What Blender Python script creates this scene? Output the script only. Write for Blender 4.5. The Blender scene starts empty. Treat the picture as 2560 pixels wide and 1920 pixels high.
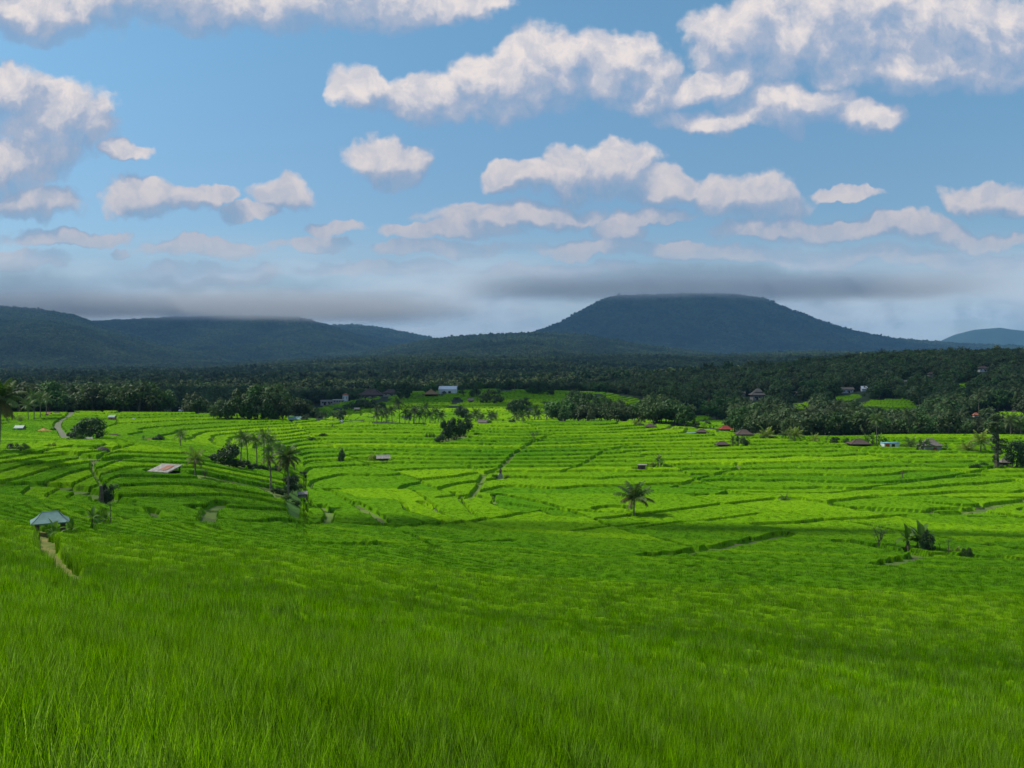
import bpy, math, random
import numpy as np
from mathutils import Vector, Matrix
random.seed(7)
RNG = np.random.default_rng(11)
sc = bpy.context.scene
C = sc.collection
R = math.radians
# ------------------------------------------------------------------ camera, sky, sun, exposure
F, HX, HY = 887.0, 512.0, 362.0            # focal length and horizon in pixels of the 1024x768 picture
cam = bpy.data.objects.new('camera', bpy.data.cameras.new('camera')); C.objects.link(cam)
cam.data.sensor_width = 36.0; cam.data.lens = 36.0*F/1024; cam.data.shift_y = (HY-384)/1024
cam.rotation_euler = (R(90), 0, 0); cam.data.clip_start = 0.2; cam.data.clip_end = 60000
sc.camera = cam
SUN_EL, SUN_AZ = R(50), R(-74)             # azimuth from +Y (forward) towards +X
SUNV = Vector((math.sin(SUN_AZ)*math.cos(SUN_EL), math.cos(SUN_AZ)*math.cos(SUN_EL), math.sin(SUN_EL)))
sl = bpy.data.lights.new('sun', 'SUN'); sl.energy = 4.2; sl.angle = R(0.5); sl.color = (1.0, 0.95, 0.86)
so = bpy.data.objects.new('sun', sl); C.objects.link(so)
so.rotation_euler = SUNV.to_track_quat('Z', 'Y').to_euler()
sc.view_settings.view_transform = 'Standard'; sc.view_settings.look = 'None'
sc.view_settings.exposure = 0.0; sc.view_settings.gamma = 1.0
SKY_STRENGTH = 0.1
cy = sc.cycles; cy.max_bounces = 5; cy.diffuse_bounces = 2; cy.glossy_bounces = 1; cy.transmission_bounces = 2; cy.volume_bounces = 0; cy.transparent_max_bounces = 4
cy.caustics_reflective = False; cy.caustics_refractive = False
world = bpy.data.worlds.new('World'); sc.world = world; world.use_nodes = True

class NT:
    """small helper for writing node trees"""
    def __init__(s, nt): s.nt = nt
    def n(s, t, **kw):
        nd = s.nt.nodes.new(t)
        for k, v in kw.items(): setattr(nd, k, v)
        return nd
    def put(s, sock, v):
        if isinstance(v, bpy.types.NodeSocket): s.nt.links.new(v, sock)
        elif v is not None:
            if hasattr(sock.default_value, '__len__') and not hasattr(v, '__len__'): v = (v,)*len(sock.default_value)
            sock.default_value = v
    def m(s, op, a, b=None, c=None, clamp=False):
        nd = s.n('ShaderNodeMath', operation=op, use_clamp=clamp)
        for i, v in enumerate((a, b, c)):
            if v is not None: s.put(nd.inputs[i], v)
        return nd.outputs[0]
    def v(s, op, a, b=None, out=0):
        nd = s.n('ShaderNodeVectorMath', operation=op)
        s.put(nd.inputs[0], a)
        if b is not None: s.put(nd.inputs[1], b)
        return nd.outputs[out]
    def ss(s, x, a, b, lo=0.0, hi=1.0):
        nd = s.n('ShaderNodeMapRange', interpolation_type='SMOOTHSTEP')
        s.put(nd.inputs[0], x)
        for i, q in enumerate((a, b, lo, hi)): s.put(nd.inputs[i+1], q)
        return nd.outputs[0]
    def mix(s, f, a, b, blend='MIX'):
        nd = s.n('ShaderNodeMix', data_type='RGBA', blend_type=blend)
        s.put(nd.inputs[0], f); s.put(nd.inputs[6], a); s.put(nd.inputs[7], b)
        return nd.outputs[2]
    def noise(s, vec, scale, detail=4, rough=0.55, out=0, dist=0.0, flat=False):
        nd = s.n('ShaderNodeTexNoise', noise_dimensions='2D' if flat else '3D'); s.put(nd.inputs['Vector'], vec)
        s.put(nd.inputs['Scale'], scale); s.put(nd.inputs['Detail'], detail); s.put(nd.inputs['Roughness'], rough)
        s.put(nd.inputs['Distortion'], dist)
        return nd.outputs[out]

# cumulus: x, y, half width, half height (as they stand over the horizon, in the same units as the pixel grid)
CLOUDS = [(362,93,26,25),(425,103,55,27),(500,84,45,34),(545,68,62,40),(620,72,58,38),(655,96,40,26),
 (760,42,66,44),(850,22,80,50),(945,30,80,52),(1015,45,80,46),(930,72,120,24),
 (688,96,27,14),(730,84,30,17),(795,108,62,24),(705,124,56,13),(860,116,42,15),
 (40,6,90,32),(170,-2,120,34),(330,-4,130,32),(450,2,60,16),
 (4,94,44,36),(52,126,66,44),(12,162,62,26),(130,152,22,10),
 (28,201,52,21),(143,198,42,21),(188,200,36,15),(226,194,20,9),(286,194,27,17),(252,213,30,9),
 (385,164,40,22),(520,176,34,17),(568,172,34,26),(612,168,40,28),(662,186,36,16),
 (748,196,64,24),(520,214,92,15),(622,230,32,13),(800,230,78,13),(905,228,54,14),(985,198,42,17),(1035,204,38,14),
 (15,262,42,12),(205,274,70,12),(320,246,34,10),(120,252,12,5),(440,250,60,9),(690,254,54,12),(970,262,70,10),
 (62,238,60,10),(200,248,70,9),(330,228,34,8),(450,230,64,10),(600,250,84,10),(820,256,92,11),(965,238,56,12),(380,272,84,8),(560,272,96,8),(660,215,40,10),(850,192,40,8)]

def build_world():
    T = NT(world.node_tree); T.nt.nodes.clear()
    # node group: cloud density at (u, v); W is the same point with its outline stirred by noise
    g = bpy.data.node_groups.new('cloud_density', 'ShaderNodeTree')
    g.interface.new_socket('P', in_out='INPUT', socket_type='NodeSocketVector'); g.interface.new_socket('W', in_out='INPUT', socket_type='NodeSocketVector')
    g.interface.new_socket('D', in_out='OUTPUT', socket_type='NodeSocketFloat')
    G = NT(g); gi = G.n('NodeGroupInput'); go = G.n('NodeGroupOutput')
    P = gi.outputs[0]; Pw = gi.outputs[1]
    r = None
    for (x, y, a, b) in CLOUDS:
        c = ((x-HX)/F, (HY-y)/F, 0)
        d = G.v('MULTIPLY', G.v('SUBTRACT', Pw, c), (F/(a*1.04), F/(b*1.02), 0))
        q = G.m('SUBTRACT', 1.0, G.v('DOT_PRODUCT', d, d, out=1))
        r = q if r is None else G.m('SMOOTH_MAX', r, q, 0.3)
    r = G.m('MAXIMUM', r, -1.5)
    bil = G.n('ShaderNodeTexVoronoi', feature='F1', voronoi_dimensions='2D'); G.put(bil.inputs['Vector'], Pw); bil.inputs['Scale'].default_value = 24
    bil.inputs['Detail'].default_value = 1.0; bil.inputs['Roughness'].default_value = 0.5
    fine = G.noise(P, 20.0, 8, 0.64, flat=True)
    n = G.m('ADD', G.m('MULTIPLY', G.m('SUBTRACT', 0.42, bil.outputs['Distance']), 0.5), G.m('MULTIPLY', G.m('SUBTRACT', fine, 0.5), 1.25))
    G.put(go.inputs[0], G.m('ADD', G.m('ADD', r, n), 0.36))
    # world
    tc = T.n('ShaderNodeTexCoord'); D = tc.outputs['Generated']
    sep = T.n('ShaderNodeSeparateXYZ'); T.put(sep.inputs[0], D)
    yy = T.m('MAXIMUM', sep.outputs[1], 0.05)
    U = T.m('DIVIDE', sep.outputs[0], yy); V = T.m('DIVIDE', sep.outputs[2], yy)
    cmb = T.n('ShaderNodeCombineXYZ'); T.put(cmb.inputs[0], U); T.put(cmb.inputs[1], V)
    P = cmb.outputs[0]
    front = T.ss(sep.outputs[1], 0.1, 0.4)
    wob = T.v('MULTIPLY', T.v('SUBTRACT', T.noise(P, 11.0, 4, 0.6, out=1, flat=True), (0.5, 0.5, 0.5)), (0.06, 0.05, 0))
    W = T.v('ADD', P, wob)
    def dens(off):
        gn = T.n('ShaderNodeGroup', node_tree=g); T.put(gn.inputs[0], T.v('ADD', P, off)); T.put(gn.inputs[1], T.v('ADD', W, off)); return gn.outputs[0]
    d0 = dens((0, 0, 0)); d1 = dens((-0.011, 0.022, 0))
    thin = T.ss(V, 0.02, 0.22, 0.7, 1.0)                     # lower clouds are farther and paler
    lit = T.ss(T.m('SUBTRACT', d0, d1), -0.85, 0.85)
    a = T.m('MULTIPLY', T.ss(d0, -0.12, 0.55), T.m('MULTIPLY', thin, T.ss(lit, -0.1, 0.5, 0.72, 1.0)))
    lit = T.m('ADD', T.m('MULTIPLY', lit, 0.85), T.m('MULTIPLY', T.m('SUBTRACT', T.ss(T.noise(W, 36.0, 6, 0.62, flat=True), 0.25, 0.75), 0.42), 0.34), clamp=True)
    sky = T.n('ShaderNodeTexSky', sky_type='NISHITA', sun_disc=False)
    sky.sun_elevation = SUN_EL; sky.sun_rotation = SUN_AZ; sky.altitude = 300
    sky.air_density = 1.0; sky.dust_density = 0.6; sky.ozone_density = 2.0
    s0 = T.mix(1.0, sky.outputs[0], T.mix(T.ss(V, 0.05, 0.45), (0.88, 1.0, 1.08, 1), (1.0, 1.38, 1.34, 1)), 'MULTIPLY')
    k = 1.0/SKY_STRENGTH
    shade = T.mix(T.ss(V, 0.0, 0.3), (0.27*k, 0.37*k, 0.50*k, 1), (0.25*k, 0.385*k, 0.585*k, 1))
    white = T.mix(T.ss(V, 0.06, 0.3), (0.50*k, 0.49*k, 0.56*k, 1), (0.88*k, 0.80*k, 0.77*k, 1))
    mid_ = T.mix(T.ss(V, 0.06, 0.3), (0.34*k, 0.42*k, 0.55*k, 1), (0.42*k, 0.485*k, 0.62*k, 1))
    cc = T.mix(T.m('MULTIPLY', T.m('SUBTRACT', lit, 0.5), 2, clamp=True), T.mix(T.m('MULTIPLY', lit, 2, clamp=True), shade, mid_), white)
    # veil of flat grey-blue layers low over the hills
    st = T.v('MULTIPLY', P, (1.0, 4.5, 0))
    nv = T.noise(st, 3.2, 5, 0.55, flat=True)
    band = T.m('MULTIPLY', T.ss(V, 0.16, 0.07), T.m('MULTIPLY', T.ss(V, -0.02, 0.0), front))
    veil = T.m('MULTIPLY', band, T.ss(nv, 0.22, 0.55, 0.55, 1.0))
    n2 = T.noise(T.v('ADD', st, (3.1, 7.7, 0)), 5.0, 5, 0.6, flat=True)
    def spot(x, y, a_, b_):
        dd = T.v('MULTIPLY', T.v('SUBTRACT', T.v('ADD', P, wob), ((x-HX)/F, (HY-y)/F, 0)), (F/a_, F/b_, 0))
        return T.ss(T.v('DOT_PRODUCT', dd, dd, out=1), 1.0, 0.0)
    dark = T.m('MAXIMUM', spot(720, 284, 190, 24), T.m('MAXIMUM', spot(-20, 292, 150, 34), T.m('MULTIPLY', spot(230, 284, 150, 10), 0.6)))
    pale = T.m('MAXIMUM', spot(930, 318, 150, 30), T.m('MULTIPLY', spot(480, 315, 300, 22), 0.55))
    vc = T.mix(T.ss(n2, 0.35, 0.7), (0.43*k, 0.56*k, 0.69*k, 1), (0.62*k, 0.71*k, 0.80*k, 1))
    vc = T.mix(T.m('MULTIPLY', dark, 0.9), vc, (0.27*k, 0.37*k, 0.46*k, 1))
    vc = T.mix(T.m('MULTIPLY', T.m('MULTIPLY', pale, T.ss(T.noise(P, 16, 5, 0.62, flat=True), 0.38, 0.62)), 0.7), vc, (0.66*k, 0.80*k, 0.92*k, 1))
    s1 = T.mix(a, s0, cc)
    s1 = T.mix(T.m('MAXIMUM', veil, T.m('MULTIPLY', T.m('MAXIMUM', dark, T.m('MULTIPLY', pale, 0.6)), front)), s1, vc)
    bg = T.n('ShaderNodeBackground'); T.put(bg.inputs[0], s1); bg.inputs[1].default_value = SKY_STRENGTH
    rest = T.n('ShaderNodeBackground'); T.put(rest.inputs[0], T.mix(0.3, T.mix(1.0, sky.outputs[0], (0.95, 1.2, 1.25, 1), 'MULTIPLY'), (0.5*k, 0.52*k, 0.58*k, 1))); rest.inputs[1].default_value = SKY_STRENGTH
    gate = T.m('MULTIPLY', T.m('GREATER_THAN', sep.outputs[1], 0.45), T.m('MULTIPLY', T.m('LESS_THAN', V, 0.6), T.m('GREATER_THAN', V, -0.03)))
    gate = T.m('MULTIPLY', gate, T.m('LESS_THAN', T.m('ABSOLUTE', U), 1.0))
    mx = T.n('ShaderNodeMixShader'); T.put(mx.inputs[0], gate); T.put(mx.inputs[1], rest.outputs[0]); T.put(mx.inputs[2], bg.outputs[0])
    out = T.n('ShaderNodeOutputWorld'); T.put(out.inputs[0], mx.outputs[0])
    world.cycles.sampling_method = 'MANUAL'; world.cycles.sample_map_resolution = 512
build_world()

# ------------------------------------------------------------------ helpers
def vnoise(x, y, seed=0):
    xi = np.floor(x).astype(np.int64); yi = np.floor(y).astype(np.int64)
    fx = x-xi; fy = y-yi; fx = fx*fx*(3-2*fx); fy = fy*fy*(3-2*fy)
    def h(i, j):
        n = (i*374761393 + j*668265263 + seed*1442695041) & 0xffffffff
        n = ((n ^ (n >> 13))*1274126177) & 0xffffffff
        n = n ^ (n >> 16)
        return (n & 0xffff)/65535.0
    return (h(xi, yi)*(1-fx)+h(xi+1, yi)*fx)*(1-fy)+(h(xi, yi+1)*(1-fx)+h(xi+1, yi+1)*fx)*fy
def fbm(x, y, seed=0, oct=4, rough=0.5):
    s = 0; a = 1; t = 0
    for o in range(oct):
        s = s+a*vnoise(x*2**o, y*2**o, seed+o*17); t += a; a *= rough
    return s/t*2-1
def hash1(i, j, seed=0):
    n = (i.astype(np.int64)*73856093 ^ j.astype(np.int64)*19349663 ^ (seed*83492791)) & 0xffffffff
    n = ((n ^ (n >> 15))*2246822519) & 0xffffffff
    n = ((n ^ (n >> 13))*3266489917) & 0xffffffff
    return ((n ^ (n >> 16)) & 0xffff)/65535.0
def mesh_np(name, verts, faces, mats=(), attrs=None, smooth=False, midx=None):
    """faces: (n,4) int array"""
    me = bpy.data.meshes.new(name)
    nv, nf = len(verts), len(faces); k = faces.shape[1]
    me.vertices.add(nv); me.vertices.foreach_set('co', np.ascontiguousarray(verts, dtype=np.float32).ravel())
    me.loops.add(nf*k); me.loops.foreach_set('vertex_index', np.ascontiguousarray(faces, dtype=np.int32).ravel())
    me.polygons.add(nf); me.polygons.foreach_set('loop_start', np.arange(0, nf*k, k, dtype=np.int32))
    try: me.polygons.foreach_set('loop_total', np.full(nf, k, dtype=np.int32))
    except Exception: pass
    me.polygons.foreach_set('use_smooth', np.full(nf, smooth, dtype=bool))
    for m in mats: me.materials.append(m)
    if midx is not None: me.polygons.foreach_set('material_index', np.ascontiguousarray(midx, dtype=np.int32))
    for k_, a in (attrs or {}).items():
        at = me.attributes.new(k_, 'FLOAT', 'POINT'); at.data.foreach_set('value', np.ascontiguousarray(a, dtype=np.float32))
    me.update(calc_edges=True)
    return me
def link(name, me, parent=None):
    o = bpy.data.objects.new(name, me); C.objects.link(o)
    if parent is not None: o.parent = parent
    return o
def tag(o, label=None, cat=None, group=None, kind=None):
    if label: o['label'] = label
    if cat: o['category'] = cat
    if group: o['group'] = group
    if kind: o['kind'] = kind
    return o
def empty(name, loc=(0, 0, 0), rz=0, scale=1.0):
    o = bpy.data.objects.new(name, None); C.objects.link(o); o.location = loc; o.rotation_euler = (0, 0, rz)
    o.scale = (scale,)*3; o.empty_display_size = 0.2
    return o
KIDS = {}
def kids(o):
    if o.name not in KIDS: KIDS[o.name] = list(o.children)
    return KIDS[o.name]
def copy_tree(o, parent=None):
    c = o.copy(); C.objects.link(c)
    if parent is not None: c.parent = parent
    ch = kids(o); KIDS[c.name] = [copy_tree(x, c) for x in ch]
    return c

class MB:
    def __init__(s): s.v = []; s.f = []
    def quad(s, a, b, c, d):
        i = len(s.v); s.v += [a, b, c, d]; s.f.append((i, i+1, i+2, i+3))
    def tri(s, a, b, c):
        i = len(s.v); s.v += [a, b, c]; s.f.append((i, i+1, i+2))
    def box(s, cx, cy, cz, sx, sy, sz, rz=0.0, rx=0.0, ry=0.0):
        M = Matrix.Translation((cx, cy, cz)) @ Matrix.Rotation(rz, 4, 'Z') @ Matrix.Rotation(ry, 4, 'Y') @ Matrix.Rotation(rx, 4, 'X')
        i = len(s.v)
        for dz in (-1, 1):
            for dx, dy in ((-1, -1), (1, -1), (1, 1), (-1, 1)):
                s.v.append(tuple(M @ Vector((dx*sx/2, dy*sy/2, dz*sz/2))))
        for q in ((0, 3, 2, 1), (4, 5, 6, 7), (0, 1, 5, 4), (1, 2, 6, 5), (2, 3, 7, 6), (3, 0, 4, 7)):
            s.f.append(tuple(i+k for k in q))
    def tube(s, pts, rad, n=8, cap=True):
        pts = [Vector(p) for p in pts]; i0 = len(s.v)
        for k, p in enumerate(pts):
            t = (pts[min(k+1, len(pts)-1)]-pts[max(k-1, 0)]).normalized()
            u = t.orthogonal().normalized() if k == 0 else (u-t*u.dot(t)).normalized()
            w = t.cross(u); r = rad[k] if hasattr(rad, '__len__') else rad
            for j in range(n):
                a = 2*math.pi*j/n; s.v.append(tuple(p+(u*math.cos(a)+w*math.sin(a))*r))
        for k in range(len(pts)-1):
            for j in range(n):
                a = i0+k*n+j; b = i0+k*n+(j+1) % n; s.f.append((a, b, b+n, a+n))
        if cap:
            s.f.append(tuple(i0+j for j in range(n))[::-1]); s.f.append(tuple(i0+(len(pts)-1)*n+j for j in range(n)))
    def mesh(s, name, m, smooth=False):
        me = bpy.data.meshes.new(name); me.from_pydata([tuple(v) for v in s.v], [], s.f); me.materials.append(m)
        if smooth: me.polygons.foreach_set('use_smooth', [True]*len(me.polygons))
        me.update(); return me
    def obj(s, name, m, parent=None, smooth=False, label=None):
        o = link(name, s.mesh(name, m, smooth), parent)
        if label: o['label'] = label
        return o

# ------------------------------------------------------------------ materials
MATS = {}
def mat(name, c1, c2=None, leafvar=0.0, scale=1.0, rough=0.9, trans=0.0, objrand=0.0, spec=0.2, detail=4, bump=0.0, stretch=(1, 1, 1), hue=0.0, tint=None):
    if name in MATS: return MATS[name]
    m = bpy.data.materials.new(name); m.use_nodes = True; T = NT(m.node_tree); T.nt.nodes.clear()
    c2 = c2 or tuple(x*0.7 for x in c1)
    geo = T.n('ShaderNodeNewGeometry'); P = T.v('MULTIPLY', geo.outputs['Position'], stretch)
    n = T.noise(P, scale, detail, 0.6)
    f = T.ss(n, 0.3, 0.7)
    col = T.mix(f, (*c1, 1), (*c2, 1))
    if tint:                                     # per-field crop colour plus painted cloud shade, carried by the points or vertices
        at = T.n('ShaderNodeAttribute', attribute_type=tint[0], attribute_name='tint')
        col = T.mix(at.outputs['Fac'], col, T.mix(f, (*tint[1], 1), (*tint[2], 1)))
    if leafvar:
        al = T.n('ShaderNodeAttribute', attribute_type='GEOMETRY', attribute_name='leaf')
        h2 = T.n('ShaderNodeHueSaturation'); T.put(h2.inputs['Color'], col); T.put(h2.inputs['Value'], T.m('ADD', T.m('MULTIPLY', al.outputs['Fac'], leafvar*2), 1-leafvar)); T.put(h2.inputs['Hue'], T.m('SUBTRACT', 0.512, T.m('MULTIPLY', al.outputs['Fac'], 0.024))); col = h2.outputs[0]
    if objrand > 0:
        oi = T.n('ShaderNodeObjectInfo')
        hs = T.n('ShaderNodeHueSaturation'); T.put(hs.inputs['Color'], col)
        T.put(hs.inputs['Value'], T.m('ADD', T.m('MULTIPLY', oi.outputs['Random'], objrand*2), 1-objrand))
        r2 = T.m('FRACT', T.m('MULTIPLY', oi.outputs['Random'], 57.31))
        T.put(hs.inputs['Hue'], T.m('ADD', T.m('MULTIPLY', r2, hue*2), 0.5-hue))
        T.put(hs.inputs['Saturation'], T.m('ADD', T.m('MULTIPLY', r2, 0.3), 0.85))
        col = hs.outputs[0]
    bs = T.n('ShaderNodeBsdfPrincipled'); T.put(bs.inputs['Base Color'], col)
    bs.inputs['Roughness'].default_value = rough; bs.inputs['Specular IOR Level'].default_value = spec
    sh = bs.outputs[0]
    if bump:
        bp = T.n('ShaderNodeBump'); T.put(bp.inputs['Height'], n); bp.inputs['Strength'].default_value = bump; bp.inputs['Distance'].default_value = 0.1
        T.put(bs.inputs['Normal'], bp.outputs[0])
    if trans:
        tr = T.n('ShaderNodeBsdfTranslucent'); T.put(tr.inputs[0], T.mix(1.0, col, (1.0, 1.05, 0.6, 1), 'MULTIPLY'))
        mx = T.n('ShaderNodeMixShader'); mx.inputs[0].default_value = trans
        T.put(mx.inputs[1], sh); T.put(mx.inputs[2], tr.outputs[0]); sh = mx.outputs[0]
    o = T.n('ShaderNodeOutputMaterial'); T.put(o.inputs[0], sh)
    MATS[name] = m; return m
RG1, RG2 = (0.095, 0.275, 0.003), (0.062, 0.20, 0.003)       # deep rice green
RY1, RY2 = (0.28, 0.50, 0.004), (0.22, 0.42, 0.003)       # yellow-green rice
M_rice_blade = mat('rice_blade', RG1, RG2, leafvar=0.6, scale=0.25, rough=0.8, trans=0.48, objrand=0.16, spec=0.0, hue=0.008, tint=('INSTANCER', RY1, RY2))
M_rice_body = mat('rice_body', tuple(x*0.95 for x in RG1), tuple(x*0.8 for x in RG2), 0, 2.2, 0.9, 0.0, tint=('GEOMETRY', tuple(x*0.9 for x in RY1), tuple(x*0.8 for x in RY2)), stretch=(1, 1, 0.35), detail=6, bump=0.6, spec=0.02)
M_bund = mat('bund_grass', (0.10, 0.19, 0.028), (0.15, 0.20, 0.045), 0, 0.8, 0.95, detail=8, bump=0.5)
M_soil = mat('bank_soil', (0.11, 0.11, 0.045), (0.08, 0.15, 0.025), 0, 0.5, 0.95, detail=8, bump=0.5)
M_bank = mat('bank_grass', (0.085, 0.20, 0.02), (0.05, 0.13, 0.018), 0, 0.9, 0.95, detail=8, bump=0.8)
M_floor = mat('forest_floor', (0.016, 0.034, 0.013), (0.030, 0.055, 0.018), 0, 0.03, 1.0, detail=8)
M_leaf = mat('leaf_dark', (0.046, 0.092, 0.030), (0.085, 0.140, 0.042), 0, 0.6, 0.6, 0.25, objrand=0.35, hue=0.02)
M_leafmid = mat('leaf_mid', (0.055, 0.12, 0.022), (0.085, 0.16, 0.03), 0, 0.6, 0.6, 0.3, objrand=0.2, hue=0.02)
M_leafdk = mat('leaf_deep', (0.030, 0.066, 0.020), (0.050, 0.095, 0.028), 0, 0.9, 0.55, 0.15, objrand=0.15)
M_leafylw = mat('leaf_lime', (0.20, 0.33, 0.03), (0.30, 0.38, 0.04), 0, 0.9, 0.55, 0.3)
M_palm = mat('palm_leaf', (0.070, 0.135, 0.026), (0.115, 0.175, 0.038), 0, 1.2, 0.5, 0.25, objrand=0.2, hue=0.015)
M_palmd = mat('palm_dusky', (0.030, 0.060, 0.017), (0.050, 0.082, 0.022), 0, 1.2, 0.6, 0.2, objrand=0.25, hue=0.015)  # darker copy of the palm leaf, forest dimness put into the colour
M_palmy = mat('palm_yellow', (0.14, 0.24, 0.03), (0.25, 0.29, 0.045), 0, 1.2, 0.5, 0.3)
M_palmb = mat('palm_brown', (0.13, 0.095, 0.035), (0.09, 0.10, 0.03), 0, 1.5, 0.6, 0.2)
M_trunk = mat('palm_bark', (0.20, 0.18, 0.14), (0.11, 0.10, 0.08), 0, 2.5, 0.95, stretch=(1, 1, 3), bump=0.5)
M_bark = mat('tree_bark', (0.085, 0.07, 0.05), (0.14, 0.12, 0.09), 0, 2.0, 0.95, bump=0.5)
M_banana = mat('banana_leaf', (0.095, 0.21, 0.022), (0.15, 0.27, 0.035), 0, 1.5, 0.6, 0.3, objrand=0.15)
M_bstem = mat('banana_stem', (0.16, 0.19, 0.07), (0.10, 0.10, 0.05), 0, 2.5, 0.7)
M_dry = mat('dry_leaf', (0.22, 0.16, 0.08), (0.13, 0.09, 0.05), 0, 3, 0.9)
M_thatch = mat('thatch_dark', (0.075, 0.058, 0.05), (0.115, 0.085, 0.07), 0, 3.0, 1.0, stretch=(1, 1, 4), bump=0.8)
M_thatchb = mat('thatch_tan', (0.36, 0.24, 0.12), (0.25, 0.16, 0.08), 0, 3.0, 1.0, stretch=(1, 1, 4), bump=0.8)
M_thatchg = mat('thatch_grey', (0.20, 0.18, 0.16), (0.13, 0.115, 0.10), 0, 3.0, 1.0, bump=0.8)
M_orange = mat('roof_orange', (0.52, 0.30, 0.10), (0.42, 0.23, 0.08), 0, 2.0, 0.9)
M_redtile = mat('roof_red_tile', (0.30, 0.055, 0.04), (0.22, 0.05, 0.035), 0, 3.0, 0.8, bump=0.4)
M_terra = mat('roof_terracotta', (0.40, 0.15, 0.09), (0.30, 0.11, 0.07), 0, 3.0, 0.8)
M_browntile = mat('roof_brown_tile', (0.085, 0.062, 0.055), (0.125, 0.09, 0.08), 0, 1.0, 0.85)
M_metal = mat('roof_pale_metal', (0.36, 0.37, 0.33), (0.17, 0.13, 0.10), 0, 3.0, 0.55, spec=0.4, detail=6)
M_green = mat('roof_green_sheet', (0.22, 0.36, 0.30), (0.15, 0.26, 0.22), 0, 1.5, 0.5, spec=0.4, detail=6)
M_rust = mat('roof_rust', (0.27, 0.11, 0.06), (0.36, 0.22, 0.15), 0, 2.0, 0.8, detail=6)
M_white = mat('white_wall', (0.62, 0.66, 0.70), (0.52, 0.56, 0.60), 0, 0.5, 0.7)
M_whiteroof = mat('white_roof', (0.76, 0.80, 0.84), (0.70, 0.74, 0.78), 0, 0.5, 0.6)
M_wall = mat('plaster_wall', (0.36, 0.34, 0.31), (0.26, 0.245, 0.22), 0, 1.5, 0.9)
M_wood = mat('weathered_wood', (0.14, 0.11, 0.085), (0.09, 0.07, 0.055), 0, 3.0, 0.9, stretch=(1, 1, 0.3), bump=0.4)
M_paint = mat('blue_sheet', (0.25, 0.50, 0.55), (0.20, 0.42, 0.47), 0, 1.5, 0.6)
M_redpaint = mat('red_sheet', (0.45, 0.07, 0.04), (0.35, 0.06, 0.04), 0, 1.5, 0.6)
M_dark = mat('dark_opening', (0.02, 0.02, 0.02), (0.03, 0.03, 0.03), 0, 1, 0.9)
M_road = mat('road_grey', (0.21, 0.20, 0.17), (0.11, 0.15, 0.06), 0, 0.9, 0.95, detail=7)
M_straw = mat('dry_bank', (0.33, 0.28, 0.085), (0.15, 0.21, 0.035), 0, 1.1, 1.0, detail=8, bump=0.8)
M_rock = mat('dark_rock', (0.06, 0.052, 0.045), (0.10, 0.085, 0.07), 0, 2, 0.95, bump=0.6)
M_pole = mat('bamboo', (0.38, 0.36, 0.26), (0.28, 0.26, 0.18), 0, 2, 0.8)

# ------------------------------------------------------------------ the lie of the land
PXS = [-250, 0, 100, 200, 286, 306, 400, 500, 600, 700, 800, 900, 1024, 1274]
DS = [3, 5, 8, 13, 20, 35, 60, 90, 110, 130, 150, 170, 200, 230, 260, 290, 320, 360, 420, 480, 540, 600, 700, 850]
PY = [
 [1200, 920, 760, 684, 632, 580, 538, 512, 498, 470, 448, 442, 438, 432, 425, 418, 411, 414, 418, 416, 410, 405, 400, 395],
 [1220, 930, 768, 690, 638, 585, 542, 515, 500, 472, 452, 446, 440, 434, 427, 420, 412, 415, 420, 418, 412, 405, 400, 395],
 [1260, 945, 790, 705, 650, 597, 556, 527, 508, 480, 457, 441, 442, 436, 428, 420, 411, 415, 420, 418, 412, 405, 400, 395],
 [1300, 970, 820, 722, 665, 610, 566, 538, 519, 493, 469, 453, 449, 441, 431, 421, 412, 418, 422, 418, 412, 405, 400, 395],
 [1320, 985, 835, 728, 672, 615, 569, 547, 532, 512, 492, 477, 463, 448, 433, 422, 413, 420, 422, 417, 410, 404, 400, 395],
 [1340, 1000, 850, 735, 680, 620, 573, 549, 537, 523, 506, 490, 469, 450, 435, 422, 416, 424, 422, 417, 410, 404, 400, 395],
 [1390, 1030, 890, 752, 690, 630, 582, 557, 543, 526, 508, 492, 470, 450, 435, 424, 427, 424, 412, 401, 391, 396, 400, 395],
 [1450, 1070, 930, 768, 702, 642, 594, 566, 551, 534, 515, 497, 472, 450, 434, 421, 424, 423, 410, 398, 388, 393, 398, 393],
 [1520, 1120, 980, 800, 715, 652, 602, 571, 554, 535, 516, 498, 472, 451, 434, 421, 420, 420, 412, 401, 392, 393, 393, 388],
 [1580, 1180, 1040, 840, 732, 660, 608, 573, 555, 535, 516, 498, 472, 452, 436, 428, 424, 427, 424, 415, 406, 399, 390, 378],
 [1620, 1230, 1080, 870, 745, 670, 615, 574, 556, 536, 517, 499, 473, 453, 436, 440, 440, 435, 420, 408, 399, 391, 380, 370],
 [1650, 1270, 1120, 890, 758, 680, 620, 575, 557, 536, 517, 499, 473, 453, 434, 440, 438, 430, 414, 401, 391, 383, 371, 361],
 [1680, 1300, 1150, 900, 768, 688, 625, 577, 558, 537, 518, 500, 474, 453, 433, 436, 432, 424, 410, 397, 386, 377, 365, 357],
 [1740, 1350, 1200, 930, 790, 700, 632, 580, 560, 538, 518, 500, 474, 453, 432, 434, 428, 418, 404, 390, 378, 368, 357, 350]]
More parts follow.
